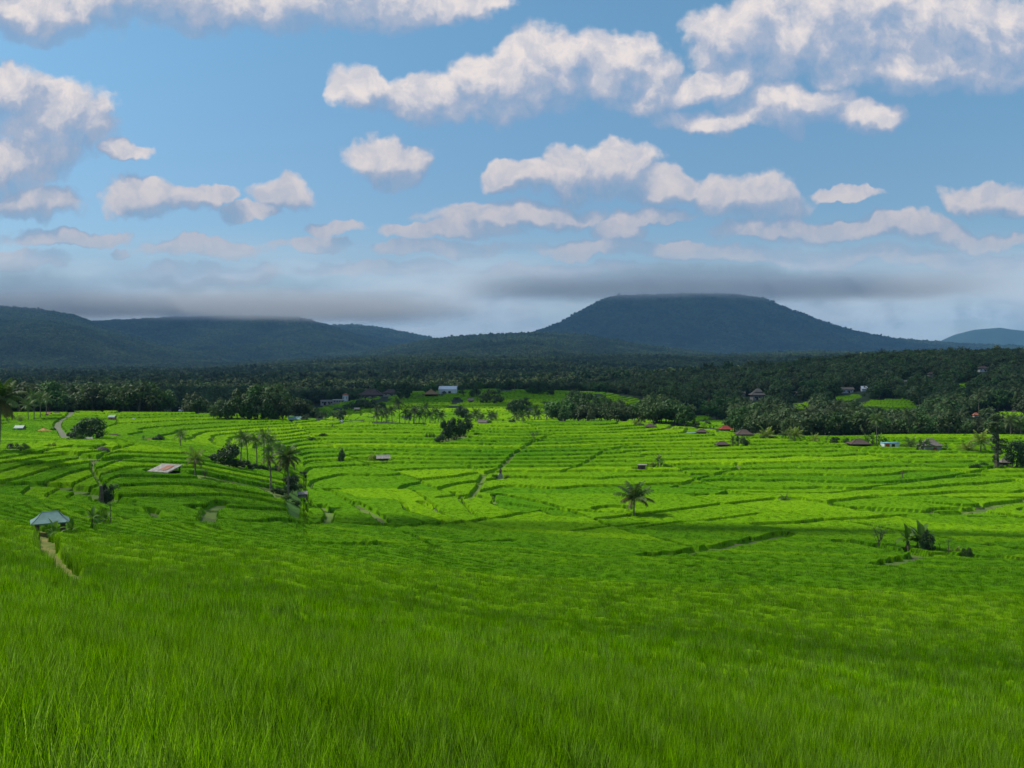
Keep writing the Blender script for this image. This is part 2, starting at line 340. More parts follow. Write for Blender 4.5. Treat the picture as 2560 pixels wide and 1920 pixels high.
RIDGES = [  # skyline of each range: px -> py, distance, front slope length
 (5200, 2600, [(-250, 300), (0, 308), (40, 311), (75, 317), (105, 328), (150, 341), (200, 352), (260, 364), (330, 380)]),
 (6600, 2600, [(-250, 322), (60, 322), (90, 323), (130, 321), (170, 319), (250, 317), (300, 319), (325, 326), (360, 338), (420, 352), (500, 370)]),
 (9000, 2500, [(200, 322), (300, 322), (325, 327), (350, 326), (375, 328), (400, 333), (425, 338), (460, 350), (520, 370)]),
 (4600, 2400, [(300, 372), (380, 350), (430, 341), (470, 337), (540, 334), (590, 337), (640, 346), (720, 356), (820, 366)]),
 (7600, 2000, [(440, 372), (500, 346), (533, 334), (560, 324), (580, 313), (598, 303), (615, 297), (655, 296), (695, 295), (735, 296), (762, 299), (780, 307), (800, 314), (825, 324), (850, 331), (875, 337), (905, 341), (960, 345), (1024, 348), (1274, 352)]),
 (12500, 1500, [(880, 365), (930, 345), (955, 334), (975, 329), (1000, 327), (1024, 330), (1080, 324), (1274, 330)])]
NPX, ND = 320, 700
gpx = np.linspace(-250, 1274, NPX); gl = np.linspace(math.log(3), math.log(850), ND)
zt = (HY-np.array(PY, float))/F*np.array(DS)[None, :]
t1 = np.array([np.interp(gl, np.log(DS), r) for r in zt])
TAB = np.array([np.interp(gpx, PXS, t1[:, j]) for j in range(ND)]).T
def smooth(A, k, axis):
    A = np.moveaxis(A, axis, 0); p = np.concatenate([np.repeat(A[:1], k, 0), A, np.repeat(A[-1:], k, 0)])
    w = np.hanning(2*k+3)[1:-1]; w /= w.sum()
    return np.moveaxis(sum(w[i]*p[i:i+len(A)] for i in range(2*k+1)), 0, axis)
TAB = smooth(smooth(TAB, 9, 1), 2, 0)
def near_z(px, d):
    a = np.clip((px+250)/1524*(NPX-1), 0, NPX-1.001); b = np.clip((np.log(d)-gl[0])/(gl[-1]-gl[0])*(ND-1), 0, ND-1.001)
    i = a.astype(int); j = b.astype(int); fa = a-i; fb = b-j
    return (TAB[i, j]*(1-fa)+TAB[i+1, j]*fa)*(1-fb)+(TAB[i, j+1]*(1-fa)+TAB[i+1, j+1]*fa)*fb
def far_z(px, d):
    x = (px-HX)/F*d
    e = near_z(px, np.full_like(d, 849.0))
    # wooded plain rising slowly to the feet of the mountains
    yp = np.interp(px, [-250, 200, 450, 560, 700, 900, 1274], [366, 366, 352, 352, 357, 354, 356])
    zp = (HY-yp)/F*4500
    t = np.clip((d-850)/3650, 0, 1)
    dip = np.interp(px, [-250, 450, 600, 800, 1274], [0, 0, 8, 22, 30])
    z = e*(1-t)+zp*t - dip*np.sin(np.pi*np.clip(t*2.2, 0, 1))
    z = z+np.clip(d-4500, 0, 1e9)*0.001
    z = z+fbm(x/420, d/420, 5, 4)*14*np.clip((d-850)/900, 0, 1)
    for k, (d0, w, prof) in enumerate(RIDGES):
        yr = np.interp(px, [p[0] for p in prof], [p[1] for p in prof], left=420 if prof[0][0] > -200 else prof[0][1], right=420 if prof[-1][0] < 1200 else prof[-1][1])
        g = fbm(x/520+k*9, d/900, 30+k, 5, 0.55)
        zr = (HY-yr)/F*d0
        u = np.clip((d0-d)/w, -1.5, 1)
        sh = np.where(u > 0, 1-u, 1+u*0.6)
        sh = np.clip(sh, 0, 1)
        base = -60.0 if d0 < 12000 else -100
        zz = base+(zr-base)*sh**1.08 + g*(sh*(1-sh))*4*(0.27*(zr+60))
        z = np.maximum(z, zz)
    return z
def base_z(px, d):
    return np.where(d < 850, near_z(px, np.minimum(d, 849.9)), far_z(px, np.maximum(d, 850.0)))

# fields: where rice grows
CR_PX = [-250, 0, 100, 150, 250, 350, 450, 560, 640, 700, 800, 1024, 1274]
CR_D = [318, 318, 318, 316, 314, 292, 286, 288, 296, 284, 262, 262, 262]
def in_valley(px, d): return d < np.interp(px, CR_PX, CR_D)
def in_hill(px, d):
    lo = np.interp(px, [280, 340, 420, 560, 620, 700], [470, 400, 352, 345, 350, 300]); hi = np.interp(px, [280, 340, 420, 620, 700, 770], [500, 552, 556, 556, 430, 330])
    n = fbm(px/24.0, d/30.0, 77, 3)
    return (px > 295) & (px < 735) & (d > lo) & (d < hi) & (n > -0.42)
POCKETS = [(803, 488, 22, 20), (880, 470, 34, 22), (905, 440, 26, 14), (718, 420, 14, 16), (700, 455, 12, 14), (1005, 398, 20, 12), (220, 400, 26, 24), (355, 352, 18, 18), (842, 520, 20, 16), (965, 560, 16, 14)]
def in_pocket(px, d):
    r = np.zeros(px.shape, bool)
    for a, b, c, e in POCKETS: r |= ((px-a)/c)**2+((d-b)/e)**2 < 1+0.5*fbm(px/8.0, d/10.0, 3, 2)
    return r
# footpaths and bunds cut through the crop: points (px, py) on the valley floor, half width, material flag
PATHS = [([(648, 559), (700, 553), (745, 545), (783, 537)], 1.57), ([(688, 557), (722, 562)], 0.81), ([(883, 568), (905, 562), (926, 556)], 1.40),
 ([(338, 551), (360, 551), (384, 549)], 1.40), ([(457, 548), (490, 546), (512, 546)], 0.54),
 ([(200, 523), (262, 527), (330, 525), (395, 529), (455, 526), (500, 521), (545, 513)], 0.74),
 ([(440, 500), (470, 497), (500, 505), (548, 512), (600, 516)], 0.74), ([(600, 522), (660, 516), (700, 511), (745, 505), (775, 502)], 0.81),
 ([(757, 527), (800, 526), (840, 522), (872, 521), (905, 517)], 0.94), ([(785, 501), (840, 508), (860, 514), (885, 513)], 0.81),
 ([(640, 531), (700, 524), (760, 518)], 0.47), ([(845, 544), (880, 549), (930, 556), (985, 560), (1030, 563)], 1.57),
 ([(860, 510), (925, 514), (968, 513), (1000, 505), (1060, 498)], 1.57), ([(975, 517), (1030, 520)], 0.94),
 ([(468, 501), (478, 490), (484, 476), (500, 470), (512, 458), (530, 446), (548, 438)], 0.94),
 ([(560, 474), (583, 466), (606, 452), (640, 445)], 0.68), ([(470, 468), (484, 476)], 0.81),
 ([(673, 489), (700, 480), (740, 470), (738, 466)], 0.94), ([(673, 489), (740, 494), (830, 496), (900, 486), (950, 478), (1000, 468)], 0.81),
 ([(222, 507), (210, 515), (206, 528)], 0.94), ([(150, 515), (160, 525)], 0.68), ([(322, 507), (330, 516), (326, 526)], 0.68),
 ([(355, 505), (372, 513), (385, 524)], 0.68), ([(420, 505), (440, 515)], 0.61), ([(565, 535), (620, 530), (650, 527)], 0.34),
 ([(205, 478), (235, 485), (265, 489), (280, 498)], 2.27), ([(125, 460), (100, 462), (60, 455), (30, 456)], 1.57),
 ([(0, 489), (60, 492), (95, 500), (120, 507)], 1.75), ([(380, 459), (342, 461), (300, 464)], 0.54)]
def py_to_d(px, py, lo=6, hi=330):
    ds = np.exp(np.linspace(math.log(lo), math.log(hi), 900))
    z = base_z(np.full_like(ds, px), ds); y = HY-F*z/ds
    vis = y <= np.minimum.accumulate(y)+0.6
    e = np.abs(y-py)+np.where(vis, 0, 3); return float(ds[np.argmin(e)])
def px_w(px, py, d=None, lo=6, hi=330):
    d = d or py_to_d(px, py, lo, hi); return ((px-HX)/F*d, d)
PATHW = []
for pts, w in PATHS:
    P = [px_w(*p, lo=60) for p in pts]; PATHW.append((np.array(P), w*(0.55 if np.mean([q[1] for q in P]) > 172 else 1)))
HUTPATH = (np.array([px_w(*p, lo=18) for p in [(83, 597), (79, 592), (76, 588), (71, 580), (63, 571), (53, 561), (47, 550), (44, 540), (43, 533)]]), 0.58)
ROADW = (np.array([px_w(x, y, lo=160, hi=330) for x, y in [(66, 440), (62, 433), (57, 427), (59, 422), (66, 418), (70, 415), (72, 412)]]), 1.05)
def seg_dist(x, y, P):
    d = np.full(x.shape, 1e9)
    for a, b in zip(P[:-1], P[1:]):
        v = b-a; L = max(v@v, 1e-9); t = np.clip(((x-a[0])*v[0]+(y-a[1])*v[1])/L, 0, 1)
        d = np.minimum(d, np.hypot(x-a[0]-t*v[0], y-a[1]-t*v[1]))
    return d
CLEAR = []                 # (x, y, radius): standing places of huts and trees, free of rice

def land(x, y):
    """ground level, rice mask 0..1, crop tint with painted shade, bank flag at world points"""
    x = np.asarray(x, float); y = np.asarray(y, float)
    px = HX+F*x/y
    def zz(x, y): return base_z(HX+F*x/y, y) + 0.10*fbm(x/9, y/9, 8, 2)+0.35*fbm(x/38, y/38, 4, 2)+np.where(y < 170, 0.18, 0.08)*fbm(x/17, y/17, 14, 2)*np.clip((y-60)/40, 0, 1)
    z0 = zz(x, y); e = 0.6
    gx = (zz(x+e, y)-z0)/e; gy = (zz(x, y+e)-z0)/e; g = np.hypot(gx, gy)
    fld = in_valley(px, y) | in_hill(px, y) | in_pocket(px, y)
    # sectors between which the terraces are staggered
    W = np.where(y < 100, 60.0, np.where(y < 170, 38.0, np.where(y < 300, 64.0, 40.0)))
    s = (x+0.45*y+14*fbm(x/60, y/60, 12, 2))/W
    k = np.floor(s); ds_ = np.minimum(s-k, k+1-s)*W
    ph = hash1(k, (W).astype(int), 5)
    step = np.where(y < 75, 0.85, np.where(y < 330, np.where((px < 297) & (y > 96) & (y < 215), 0.27, 0.36), 0.6))
    pw = px+45*fbm(x/9, y/9, 44, 2)
    # on the left spur the terrace rows run on level to its end, where the whole hillside bends down
    spur = (px < 304) & (y > 96) & (y < 215)
    zs_ = np.where(spur, zz((np.minimum(px, 120+(px-120)*0.22)-HX)/F*y, y), z0)
    off = z0-zs_
    e2 = 0.6; gy2 = np.where(spur, (zz((np.minimum(px, 120+(px-120)*0.22)-HX)/F*(y+e2), y+e2)-zs_)/e2, gy); g2 = np.where(spur, np.maximum(np.abs(gy2), 0.03), g)
    q = zs_/step+ph; n = np.floor(q); fr = q-n
    lvl = (n-ph)*step+off
    dist = fr*step/np.maximum(g2, 0.004)            # metres in from the outer lip
    rise = 0.28
    back = (1-fr)*step/np.maximum(g2, 0.004)        # metres to the foot of the next bank
    lvl2 = lvl+step*np.clip(1-back/rise, 0, 1)
    tint = hash1(k*31+np.where(y < 75, 7, 0), n, 9)
    tint = np.clip(tint**1.5*0.62+0.38*(fbm(x/55, y/55, 21, 3))+0.20, 0, 1)
    tint = np.where(y < 75, 0.66+0.30*fbm(x/14, y/14, 23, 3), tint*np.clip((y-60)/75, 0.25, 1)+0.10*np.clip((135-y)/60, 0, 1))  # tint lowered over the nearer valley floor, cloud shade put into the crop colour
    nb = fbm(x/2.2, y/2.2, 6, 2)*np.where(y < 75, 0.18, 0.07)
    lip = np.where(y < 75, -0.3, np.where((px < 297) & (y < 190), 0.46, 0.42))
    mask = np.clip((dist-lip+nb)/0.2, 0, 1)*np.clip((back+nb-np.where(y < 170, 0.34, 0.42))/0.15, 0, 1)
    furrow = np.clip((back+1.2*nb-0.12)/0.45, 0.12, 1)
    mask = np.where(y < 75, 1-(1-furrow)*np.clip((y-9)/8, 0, 1), mask)
    bank = (g > 0.46) & (y > 96) & (y < 215)
    lvl2 = np.where(bank, z0, lvl2); mask = np.where(bank, 0, mask)
    cb = (y > 80) & (hash1(k, n, 3) > 0.25)
    mask = np.where(cb, mask*np.clip((ds_-0.35+nb)/0.25, 0, 1), mask)
    near = y > 60
    pth = np.full(x.shape, 1e9)
    for P, w in PATHW:
        lo = P.min(0)-6; hi = P.max(0)+6
        sel = near & (x > lo[0]) & (x < hi[0]) & (y > lo[1]) & (y < hi[1])
        if sel.any(): pth[sel] = np.minimum(pth[sel], seg_dist(x[sel], y[sel], P)-w)
    mask = mask*np.clip((pth+nb*1.3)/0.25, 0, 1)
    room = np.minimum(np.minimum(dist-lip, back-0.4), pth)
    room = np.where(cb, np.minimum(room, ds_-0.35), room)
    for P, w in (HUTPATH, ROADW):
        dd = seg_dist(x, y, P)-w; mask = mask*np.clip((dd+nb*1.6)/0.25, 0, 1)
    for cx, cy, r in CLEAR:
        sel = (np.abs(x-cx) < r+1) & (np.abs(y-cy) < r+1)
        if sel.any(): mask[sel] = mask[sel]*np.clip((np.hypot(x[sel]-cx, y[sel]-cy)-r+nb[sel])/0.3, 0, 1)
    z = np.where(fld, lvl2, z0); mask = np.where(fld, mask, 0)
    return z, mask, tint, fld, room, bank
def ground_at(x, y): return float(land(np.array([x]), np.array([y]))[0][0])
def spot(px, py, lo=60, hi=330, clear=0.0, d=None):
    """stand something on the ground where the line of sight at (px, py) meets it"""
    d = d or py_to_d(px, py, lo, hi); x = (px-HX)/F*d
    if clear: CLEAR.append((x, d, clear))
    return [x, d, 0.0, px, py]

# ------------------------------------------------------------------ where the named things stand (px, py on the picture grid -> world)
S = {}
def put(key, px, py, lo=60, hi=330, clear=0.0, d=None): S[key] = spot(px, py, lo, hi, clear, d)
put('hutD', 50, 534, 60, 90, 2.6); put('banD1', 54, 534, 60, 85, .5, S['hutD'][1]-2.6); put('banD2', 71, 530, 60, 85, .5, S['hutD'][1]-1.2); put('banD3', 92, 527, 60, 88, .5); put('banD4', 106, 526.5, 60, 90, .6)
put('papD', 110, 527, 60, 95, .5); put('spireD', 107, 507, 100, 135, 1.2); put('papD2', 113, 506, 100, 135, 0)
put('hutC', 165, 475, 100, 160, 3.0); put('palmY', 195, 479, 100, 160, 1.0); put('bareC', 205, 478, 100, 160, 1.5)
put('palmG', 288, 497, 140, 175, .8); put('palmB', 270.6, 489, 140, 190, .8); put('treeG', 292, 493, 140, 190, 2.5); put('treeG2', 283, 494, 140, 190, 1.5); put('papG', 273, 494, 140, 190, .6)
put('shelG', 302.5, 499, 130, 175, 1.6)
put('main', 634, 518.5, 120, 160, 1.0); put('smallp', 784.6, 503.5, 140, 180, .8)
put('banR1', 909, 549.5, 100, 125, .6); put('banR2', 917, 550, 100, 125, .8); put('banR3', 922, 550.5, 100, 125, .8); put('bareR', 879, 546.5, 100, 128, .6)
put('treeR', 929, 552, 100, 125, .5); put('papR', 948, 553.5, 100, 125, .4); put('papR2', 939.5, 552.5, 100, 125, .3); put('yelR', 955.5, 554, 100, 125, .7); put('shrR', 967, 557, 100, 122, .6)
put('hutM', 642.5, 470.5, 185, 215, 2.2); put('limeM', 652, 467, 185, 220, 1.2); put('banM', 658, 467, 185, 220, 1.2); put('banM2', 661, 468, 185, 220, .6)
put('shrine', 500.5, 479, 180, 205, 1.6)
put('bushL', 373, 461, 200, 232, 1.6); put('hutL', 383, 461, 200, 232, 1.8); put('poleL', 342, 461.5, 200, 232, 1.2)
put('clump1', 446, 441, 230, 262, 3); put('clump2', 455, 439, 230, 262, 4); put('clump3', 464, 436, 232, 265, 3); put('clump4', 440, 444, 225, 255, 1.5)
for k, (a, b) in enumerate([(449, 441), (454, 440.5), (460, 439), (443, 443)]): put('clb%d' % k, a, b, 228, 262, 1)
put('reed', 430, 438.5, 230, 262, 1.2); put('sap', 534, 442, 230, 262, .8); put('sap2', 462, 505, 150, 190, .4)

for row in '''hutA 20 432 200 290 1.6|hutB 43.6 433 200 290 1.8|hutRed 48.6 415.5 280 318 1|hutDk 57 413.8 290 318 1|tree90 90 440 165 230 2.6|bush72 73 441 160 230 1.6|bush78 79 441.5 160 220 1.2
hut85 85 433 200 300 1.5|hut88 88 441.5 160 215 1.6|hut112 112.3 420.8 255 310 1.2|hay114 114 437 180 240 3|mound102 102.3 451 135 175 2.0|hut149 149.5 441 160 225 1|ban143 143.5 441.5 160 225 1|bush157 157 441.5 160 225 1.6
bush52 52 447.5 140 190 1.4|bush53 53 431.5 200 290 1.2|bushA1 13 450 140 175 2|bushA2 22 451 140 175 2|rocks24 24 453 138 170 1.6|ban8 8 451.5 138 175 .7|scare134 134 421.3 240 310 .4|scare342 342 423.8 270 292 .4|ban332 332.5 429 250 292 .6
palm180 180.5 448 190 230 .6|tree229 229 466 160 195 3|bush213 213 462 165 195 1.5|pc1 240.5 464.5 165 205 .4|pc2 247.5 464.5 165 205 .4|pc3 256.7 468 160 205 .4|pc4 263.7 466 165 205 .4|pc5 272 464 170 205 .4|pc6 268 471 160 205 .4|pc7 280 468 170 205 .4
bushc1 236 466 160 200 1.5|bushc2 252 469 160 200 1.6|bushc3 262 471 160 200 1.4|bushc4 274 472 165 200 1.4|bushc5 245 467 160 200 1.4
red406 406 453 215 245 .5|red322 323 437.5 240 270 1|plant310 311 441 235 270 1
palm28 28 421.5 260 305 .5|palm40 40 419.5 262 312 .5|palm46 46 416 285 316 .5|palm20 20 422.5 250 300 .5|palm34 34 420 270 312 .5|hut294 294.5 421.3 283 300 2.4|bush305 305 421.5 283 300 1.5
hut483 483 424.5 268 284 1.6|bush488 489 424.5 268 284 1.2
yel636 636 425.5 262 290 1|bush640 641 427 260 290 1|thatch650 650 428.5 262 290 1.6|hutlow669 668 430.5 255 290 1.2|yel675 675.5 430.8 255 290 .8|bush681 681 430 255 290 .8
hutE 702 435 240 275 2.6|red726 726 426.5 262 285 1.8|thatch744 744 437.5 240 262 2.4|thatch722 722 446.8 220 250 1.8|banT1 733 446.5 220 250 1|banT2 738 446.5 220 250 1|bushT3 743 445 222 250 1.5
palm767 767 438.8 235 262 1.4|bush763 763 439 235 262 .8|bush771 772 438.6 235 262 .8|palm786 786 439.5 232 262 .7|palm794 794.4 440.3 230 262 .7|palm815 815 441.3 230 262 .6|palm827 827 442 228 262 .4|bush835 835 442.5 228 262 1.4|bush846 847 442.5 228 262 1.2|bush851 853 442.5 228 262 1
thatch859 859 445.5 220 250 2.6|ban867 867 444.8 222 252 .8|ban873 872.5 445 222 252 .8|ban880 880 445 222 252 .8|ban885 885 445 222 252 .8|palm877 877 445.3 222 250 .6|shack890 889.8 446.2 218 250 2.2|palm911 911 447.5 216 248 1.2
thatch929 930 449.5 212 245 2.8|ban922 921 450 212 242 .9|ban926 927 450.4 211 241 .8|red934 934 450.8 211 240 .8|ban946 946 450 212 244 .9|palm965 968 451.5 210 240 .9|palm981 981 452.5 208 240 .9|ivy997 997 468.5 180 215 1|hutR 1005 466.5 182 215 1.8|treeR1016 1017 467 182 215 3
shrub990 984 467 182 215 1.0|shrub975 975 469 182 212 1.0|shrub1003 1001 469.5 180 212 .8|palm902 902.5 481 165 190 .4|pap691 691 458.5 200 228 .4|tree1005 1003 434 244 262 .5|palm1010 1011 433.5 246 262 .5|palm1021 1021 433.5 246 262 .5'''.replace('\n', '|').split('|'):
    a = row.split(); put(a[0], float(a[1]), float(a[2]), float(a[3]), float(a[4]), float(a[5]))

# ------------------------------------------------------------------ ground and rice
def rows():
    r = [3.0]
    while r[-1] < 604:
        y = r[-1]
        r.append(y*1.006 if y < 55 else (y+0.32 if y < 130 else (y*1.0025 if y < 335 else y*1.004)))
    return np.array(r)
def build_ground():
    ys = rows(); pxs = np.concatenate([np.arange(-250, -20, 3.0), np.arange(-20, 1044, 1.0), np.arange(1044, 1275, 3.0)])
    PX, Y = np.meshgrid(pxs, ys); X = (PX-HX)/F*Y
    z, mask, tint, fld, room, bank = land(X.ravel(), Y.ravel())
    x = X.ravel(); y = Y.ravel()
    hs = np.interp(y, [0, 14, 30, 55, 110], [0.10, 0.18, 0.46, 0.66, 0.74])
    top = z+mask*(hs+0.07*fbm(x/0.8, y/0.8, 2, 2))
    # soil bund: a slightly raised lip beside the rice
    V = np.stack([x, y, top], 1)
    nr, nc = PX.shape; i = np.arange(nr*nc).reshape(nr, nc)
    Fq = np.stack([i[:-1, :-1], i[:-1, 1:], i[1:, 1:], i[1:, :-1]], -1).reshape(-1, 4)
    ric = (mask > 0.02); fr = ric[Fq].any(1)
    def sub(sel):
        f = Fq[sel]; u, inv = np.unique(f.ravel(), return_inverse=True); return V[u], inv.reshape(-1, 4), u
    v, f, u = sub(fr)
    me = mesh_np('rice_canopy', v, f, [M_rice_body], {'tint': tint[u]}, smooth=False)
    tag(link('rice_canopy', me), 'dense green rice crop standing in the terraced fields', 'rice', kind='stuff')
    v, f, u = sub(~fr)
    inf = fld[u]; road = seg_dist(v[:, 0], v[:, 1], ROADW[0])-ROADW[1] < 0; hp = seg_dist(v[:, 0], v[:, 1], HUTPATH[0])-HUTPATH[1]-0.25 < 0
    soil = (fbm(v[:, 0]/5, v[:, 1]/5, 51, 3) > 0.12)
    vm = np.where(hp, 4, np.where(road, 3, np.where(bank[u], 5, np.where(inf, np.where(soil, 1, 0), 2))))
    me = mesh_np('ground', v, f, [M_bund, M_soil, M_floor, M_road, M_straw, M_bank], smooth=False, midx=vm[f[:, 0]])
    tag(link('ground', me), kind='structure')
    return None
build_ground()

def build_hills():
    r = [596.0]
    while r[-1] < 19000: r.append(r[-1]*1.011)
    ys = np.array(r); pxs = np.arange(-250, 1275, 3.0)
    PX, Y = np.meshgrid(pxs, ys); X = (PX-HX)/F*Y
    z = base_z(PX.ravel(), Y.ravel()); V = np.stack([X.ravel(), Y.ravel(), z-0.3], 1)
    nr, nc = PX.shape; i = np.arange(nr*nc).reshape(nr, nc)
    Fq = np.stack([i[:-1, :-1], i[:-1, 1:], i[1:, 1:], i[1:, :-1]], -1).reshape(-1, 4)
    tag(link('hills', mesh_np('hills', V, Fq, [M_floor], smooth=True)), kind='structure')
build_hills()

def blades(n, rad, h, w, lean, segs=3, tri=False, seed=0, z0=0.0):
    g = np.random.default_rng(seed); r = rad*np.sqrt(g.random(n)); a = g.random(n)*2*np.pi
    bx, by = r*np.cos(a), r*np.sin(a); ht = h*(0.72+0.4*g.random(n)); az = g.random(n)*2*np.pi; ln = lean*(0.3+g.random(n))*ht
    face = g.random(n)*np.pi; cx, cy = np.cos(face)*w/2, np.sin(face)*w/2
    V = []; Fc = []; b = 0
    if tri:
        wv = (0.7+0.6*g.random(n))
        p0 = np.stack([bx-cx*wv, by-cy*wv, np.full(n, z0)], 1); p1 = np.stack([bx+cx*wv, by+cy*wv, np.full(n, z0)], 1)
        p2 = np.stack([bx+np.cos(az)*ln, by+np.sin(az)*ln, z0+ht], 1)
        V = np.stack([p0, p1, p2], 1).reshape(-1, 3); return V, np.arange(3*n).reshape(-1, 3)
    rowsv = []
    for s in range(segs+1):
        t = s/segs; ww = (1-t**1.6)*0.96+0.04; off = ln*t**2.2; zz = z0+ht*(t-0.16*lean*2*t**3)
        c = np.stack([bx+np.cos(az)*off, by+np.sin(az)*off, zz], 1); e = np.stack([cx*ww, cy*ww, np.zeros(n)], 1)
        rowsv.append(c-e); rowsv.append(c+e)
    V = np.stack(rowsv, 1)                                    # n, 2(segs+1), 3
    m = 2*(segs+1); base = (np.arange(n)*m)[:, None]
    fs = [np.stack([base[:, 0]+2*s, base[:, 0]+2*s+1, base[:, 0]+2*s+3, base[:, 0]+2*s+2], 1) for s in range(segs)]
    return V.reshape(-1, 3), np.concatenate(fs)

def scatter(name, protos, pts, rotz, scl, var, tint=None, tilt=None, label=None, cat=None, kind='stuff'):
    """points carrying instances of a few prototype meshes (plants nobody could count)"""
    me = bpy.data.meshes.new(name); n = len(pts); me.vertices.add(n); me.vertices.foreach_set('co', np.ascontiguousarray(pts, dtype=np.float32).ravel())
    def att(nm, typ, a, key): at = me.attributes.new(nm, typ, 'POINT'); at.data.foreach_set(key, np.ascontiguousarray(a).ravel())
    rot = np.zeros((n, 3), np.float32); rot[:, 2] = rotz
    if tilt is not None: rot[:, :2] = tilt
    att('rot', 'FLOAT_VECTOR', rot, 'vector'); att('scl', 'FLOAT_VECTOR', scl.astype(np.float32), 'vector'); att('var', 'INT', var.astype(np.int32), 'value')
    att('tint', 'FLOAT', (tint if tint is not None else np.zeros(n)).astype(np.float32), 'value')
    o = link(name, me); tag(o, label, cat, kind=kind)
    g = bpy.data.node_groups.new(name, 'GeometryNodeTree')
    g.interface.new_socket('Geometry', in_out='INPUT', socket_type='NodeSocketGeometry'); g.interface.new_socket('Geometry', in_out='OUTPUT', socket_type='NodeSocketGeometry')
    T = NT(g); gi = T.n('NodeGroupInput'); go = T.n('NodeGroupOutput'); jn = T.n('GeometryNodeJoinGeometry')
    for p in reversed(protos):
        po = bpy.data.objects.new(p.name, p); oi = T.n('GeometryNodeObjectInfo'); oi.inputs['Object'].default_value = po; oi.inputs['As Instance'].default_value = True
        g.links.new(oi.outputs['Geometry'], jn.inputs[0])
    ip = T.n('GeometryNodeInstanceOnPoints'); g.links.new(gi.outputs[0], ip.inputs['Points']); g.links.new(jn.outputs[0], ip.inputs['Instance'])
    ip.inputs['Pick Instance'].default_value = True
    def na(nm, t, s):
        nd = T.n('GeometryNodeInputNamedAttribute', data_type=t); nd.inputs['Name'].default_value = nm; g.links.new(nd.outputs[0], s)
    na('var', 'INT', ip.inputs['Instance Index']); na('scl', 'FLOAT_VECTOR', ip.inputs['Scale'])
    e2 = T.n('FunctionNodeEulerToRotation'); na('rot', 'FLOAT_VECTOR', e2.inputs[0]); g.links.new(e2.outputs[0], ip.inputs['Rotation'])
    g.links.new(ip.outputs[0], go.inputs[0])
    md = o.modifiers.new('scatter', 'NODES'); md.node_group = g
    return o

def jgrid(y0, y1, sp, pxl=-45, pxr=1069):
    xm0, xm1 = (pxl-HX)/F*y1, (pxr-HX)/F*y1
    gx, gy = np.meshgrid(np.arange(xm0, xm1, sp), np.arange(y0, y1, sp)); gx = gx.ravel(); gy = gy.ravel()
    gx = gx+(RNG.random(gx.size)-.5)*sp; gy = gy+(RNG.random(gx.size)-.5)*sp
    px = HX+F*gx/np.maximum(gy, 1); k = (px > pxl) & (px < pxr) & (gy > y0*0.98); return gx[k], gy[k]
def grass_bank():
    x, y = jgrid(96, 215, 0.42, 150, 330); z, mask, tint, fld, room, bank = land(x, y); x, y, z = x[bank], y[bank], z[bank]; n = len(x)
    if n: scatter('bank_grass', far_p, np.stack([x, y, z-.12], 1), RNG.random(n)*6.28, np.stack([np.ones(n), np.ones(n), .35+.9*RNG.random(n)], 1), RNG.integers(0, len(far_p), n), RNG.random(n)*.6, None, 'rough green grass on the steep bank below the palm cluster', 'grass')
def rice_zone(name, y0, y1, sp, protos, hbase, pxl=-45, pxr=1069, label=''):
    x, y = jgrid(y0, y1, sp, pxl, pxr); z, mask, tint, fld, room, bank = land(x, y)
    k = (mask > (0.93 if y0 > 40 else 0.45)) & fld
    if y0 > 45: k &= (room > np.where(y < 170, 0.14, 0.30)) & (RNG.random(len(x)) < (y-48)/40)
    elif y0 > 20: k &= RNG.random(len(x)) > (y-60)/36
    x, y, z, tint = x[k], y[k], z[k], tint[k]
    n = len(x); s = 0.88+0.24*RNG.random(n)+(0.10 if y0 < 40 else 0.03)*fbm(x/3.5, y/3.5, 31, 3)
    if y0 < 40: s = s*(0.70+0.36*np.clip((room[k]+.3)/1.5, 0, 1)) if y0 > 10 else s*(1-(1-(0.70+0.36*np.clip((room[k]+.3)/1.5, 0, 1)))*np.clip((y-7)/6, 0, 1))
    scl = np.stack([0.9+0.2*RNG.random(n), 0.9+0.2*RNG.random(n), s], 1)
    ta = 0.06 if y0 < 40 else 0.03
    tilt = np.stack([ta*fbm(x/2.5, y/2.5, 33, 2)+ta*.5*RNG.standard_normal(n), ta*fbm(x/2.5, y/2.5, 35, 2)+ta*.5*RNG.standard_normal(n)], 1)
    scatter(name, protos, np.stack([x, y, z+hbase], 1), RNG.random(n)*6.28, scl, RNG.integers(0, len(protos), n), np.clip(tint+0.1*RNG.standard_normal(n), 0, 1), tilt, label, 'rice')
    print(name, n)
def tuft(*a, **k):
    v, f = blades(*a, **k); n = a[0]; return mesh_np('rice_tuft', v, f, [M_rice_blade], {'leaf': np.repeat(np.random.default_rng(5).random(n)**1.3, len(v)//n)})
near_p = [tuft(30, 0.10, 0.90, 0.016, 0.20, 4, seed=s) for s in range(6)]
mid_p = [tuft(70, 0.26, 0.88, 0.032, 0.20, 2, seed=20+s) for s in range(5)]
far_p = [tuft(90, 0.40, 0.62, 0.055, 0.20, tri=True, seed=40+s) for s in range(4)]
grass_bank()
rice_zone('rice_plants', 3.2, 26, 0.175, near_p, 0.0, -90, 1114, label='tall green rice blades closest to the viewpoint')
rice_zone('rice_plants', 26, 96, 0.36, mid_p, 0.0, label='green rice on the slope below the viewpoint')
rice_zone('rice_plants', 48, 150, 0.62, far_p, 0.24, label='green rice on the valley floor and lower terraces')
rice_zone('rice_plants', 150, 335, 0.80, far_p, 0.24, label='green rice on the terraces up to the far edge of the fields')
rice_zone('rice_plants', 335, 560, 1.3, far_p, 0.24, 285, 740, label='green rice on the terraced hill below the white shed')

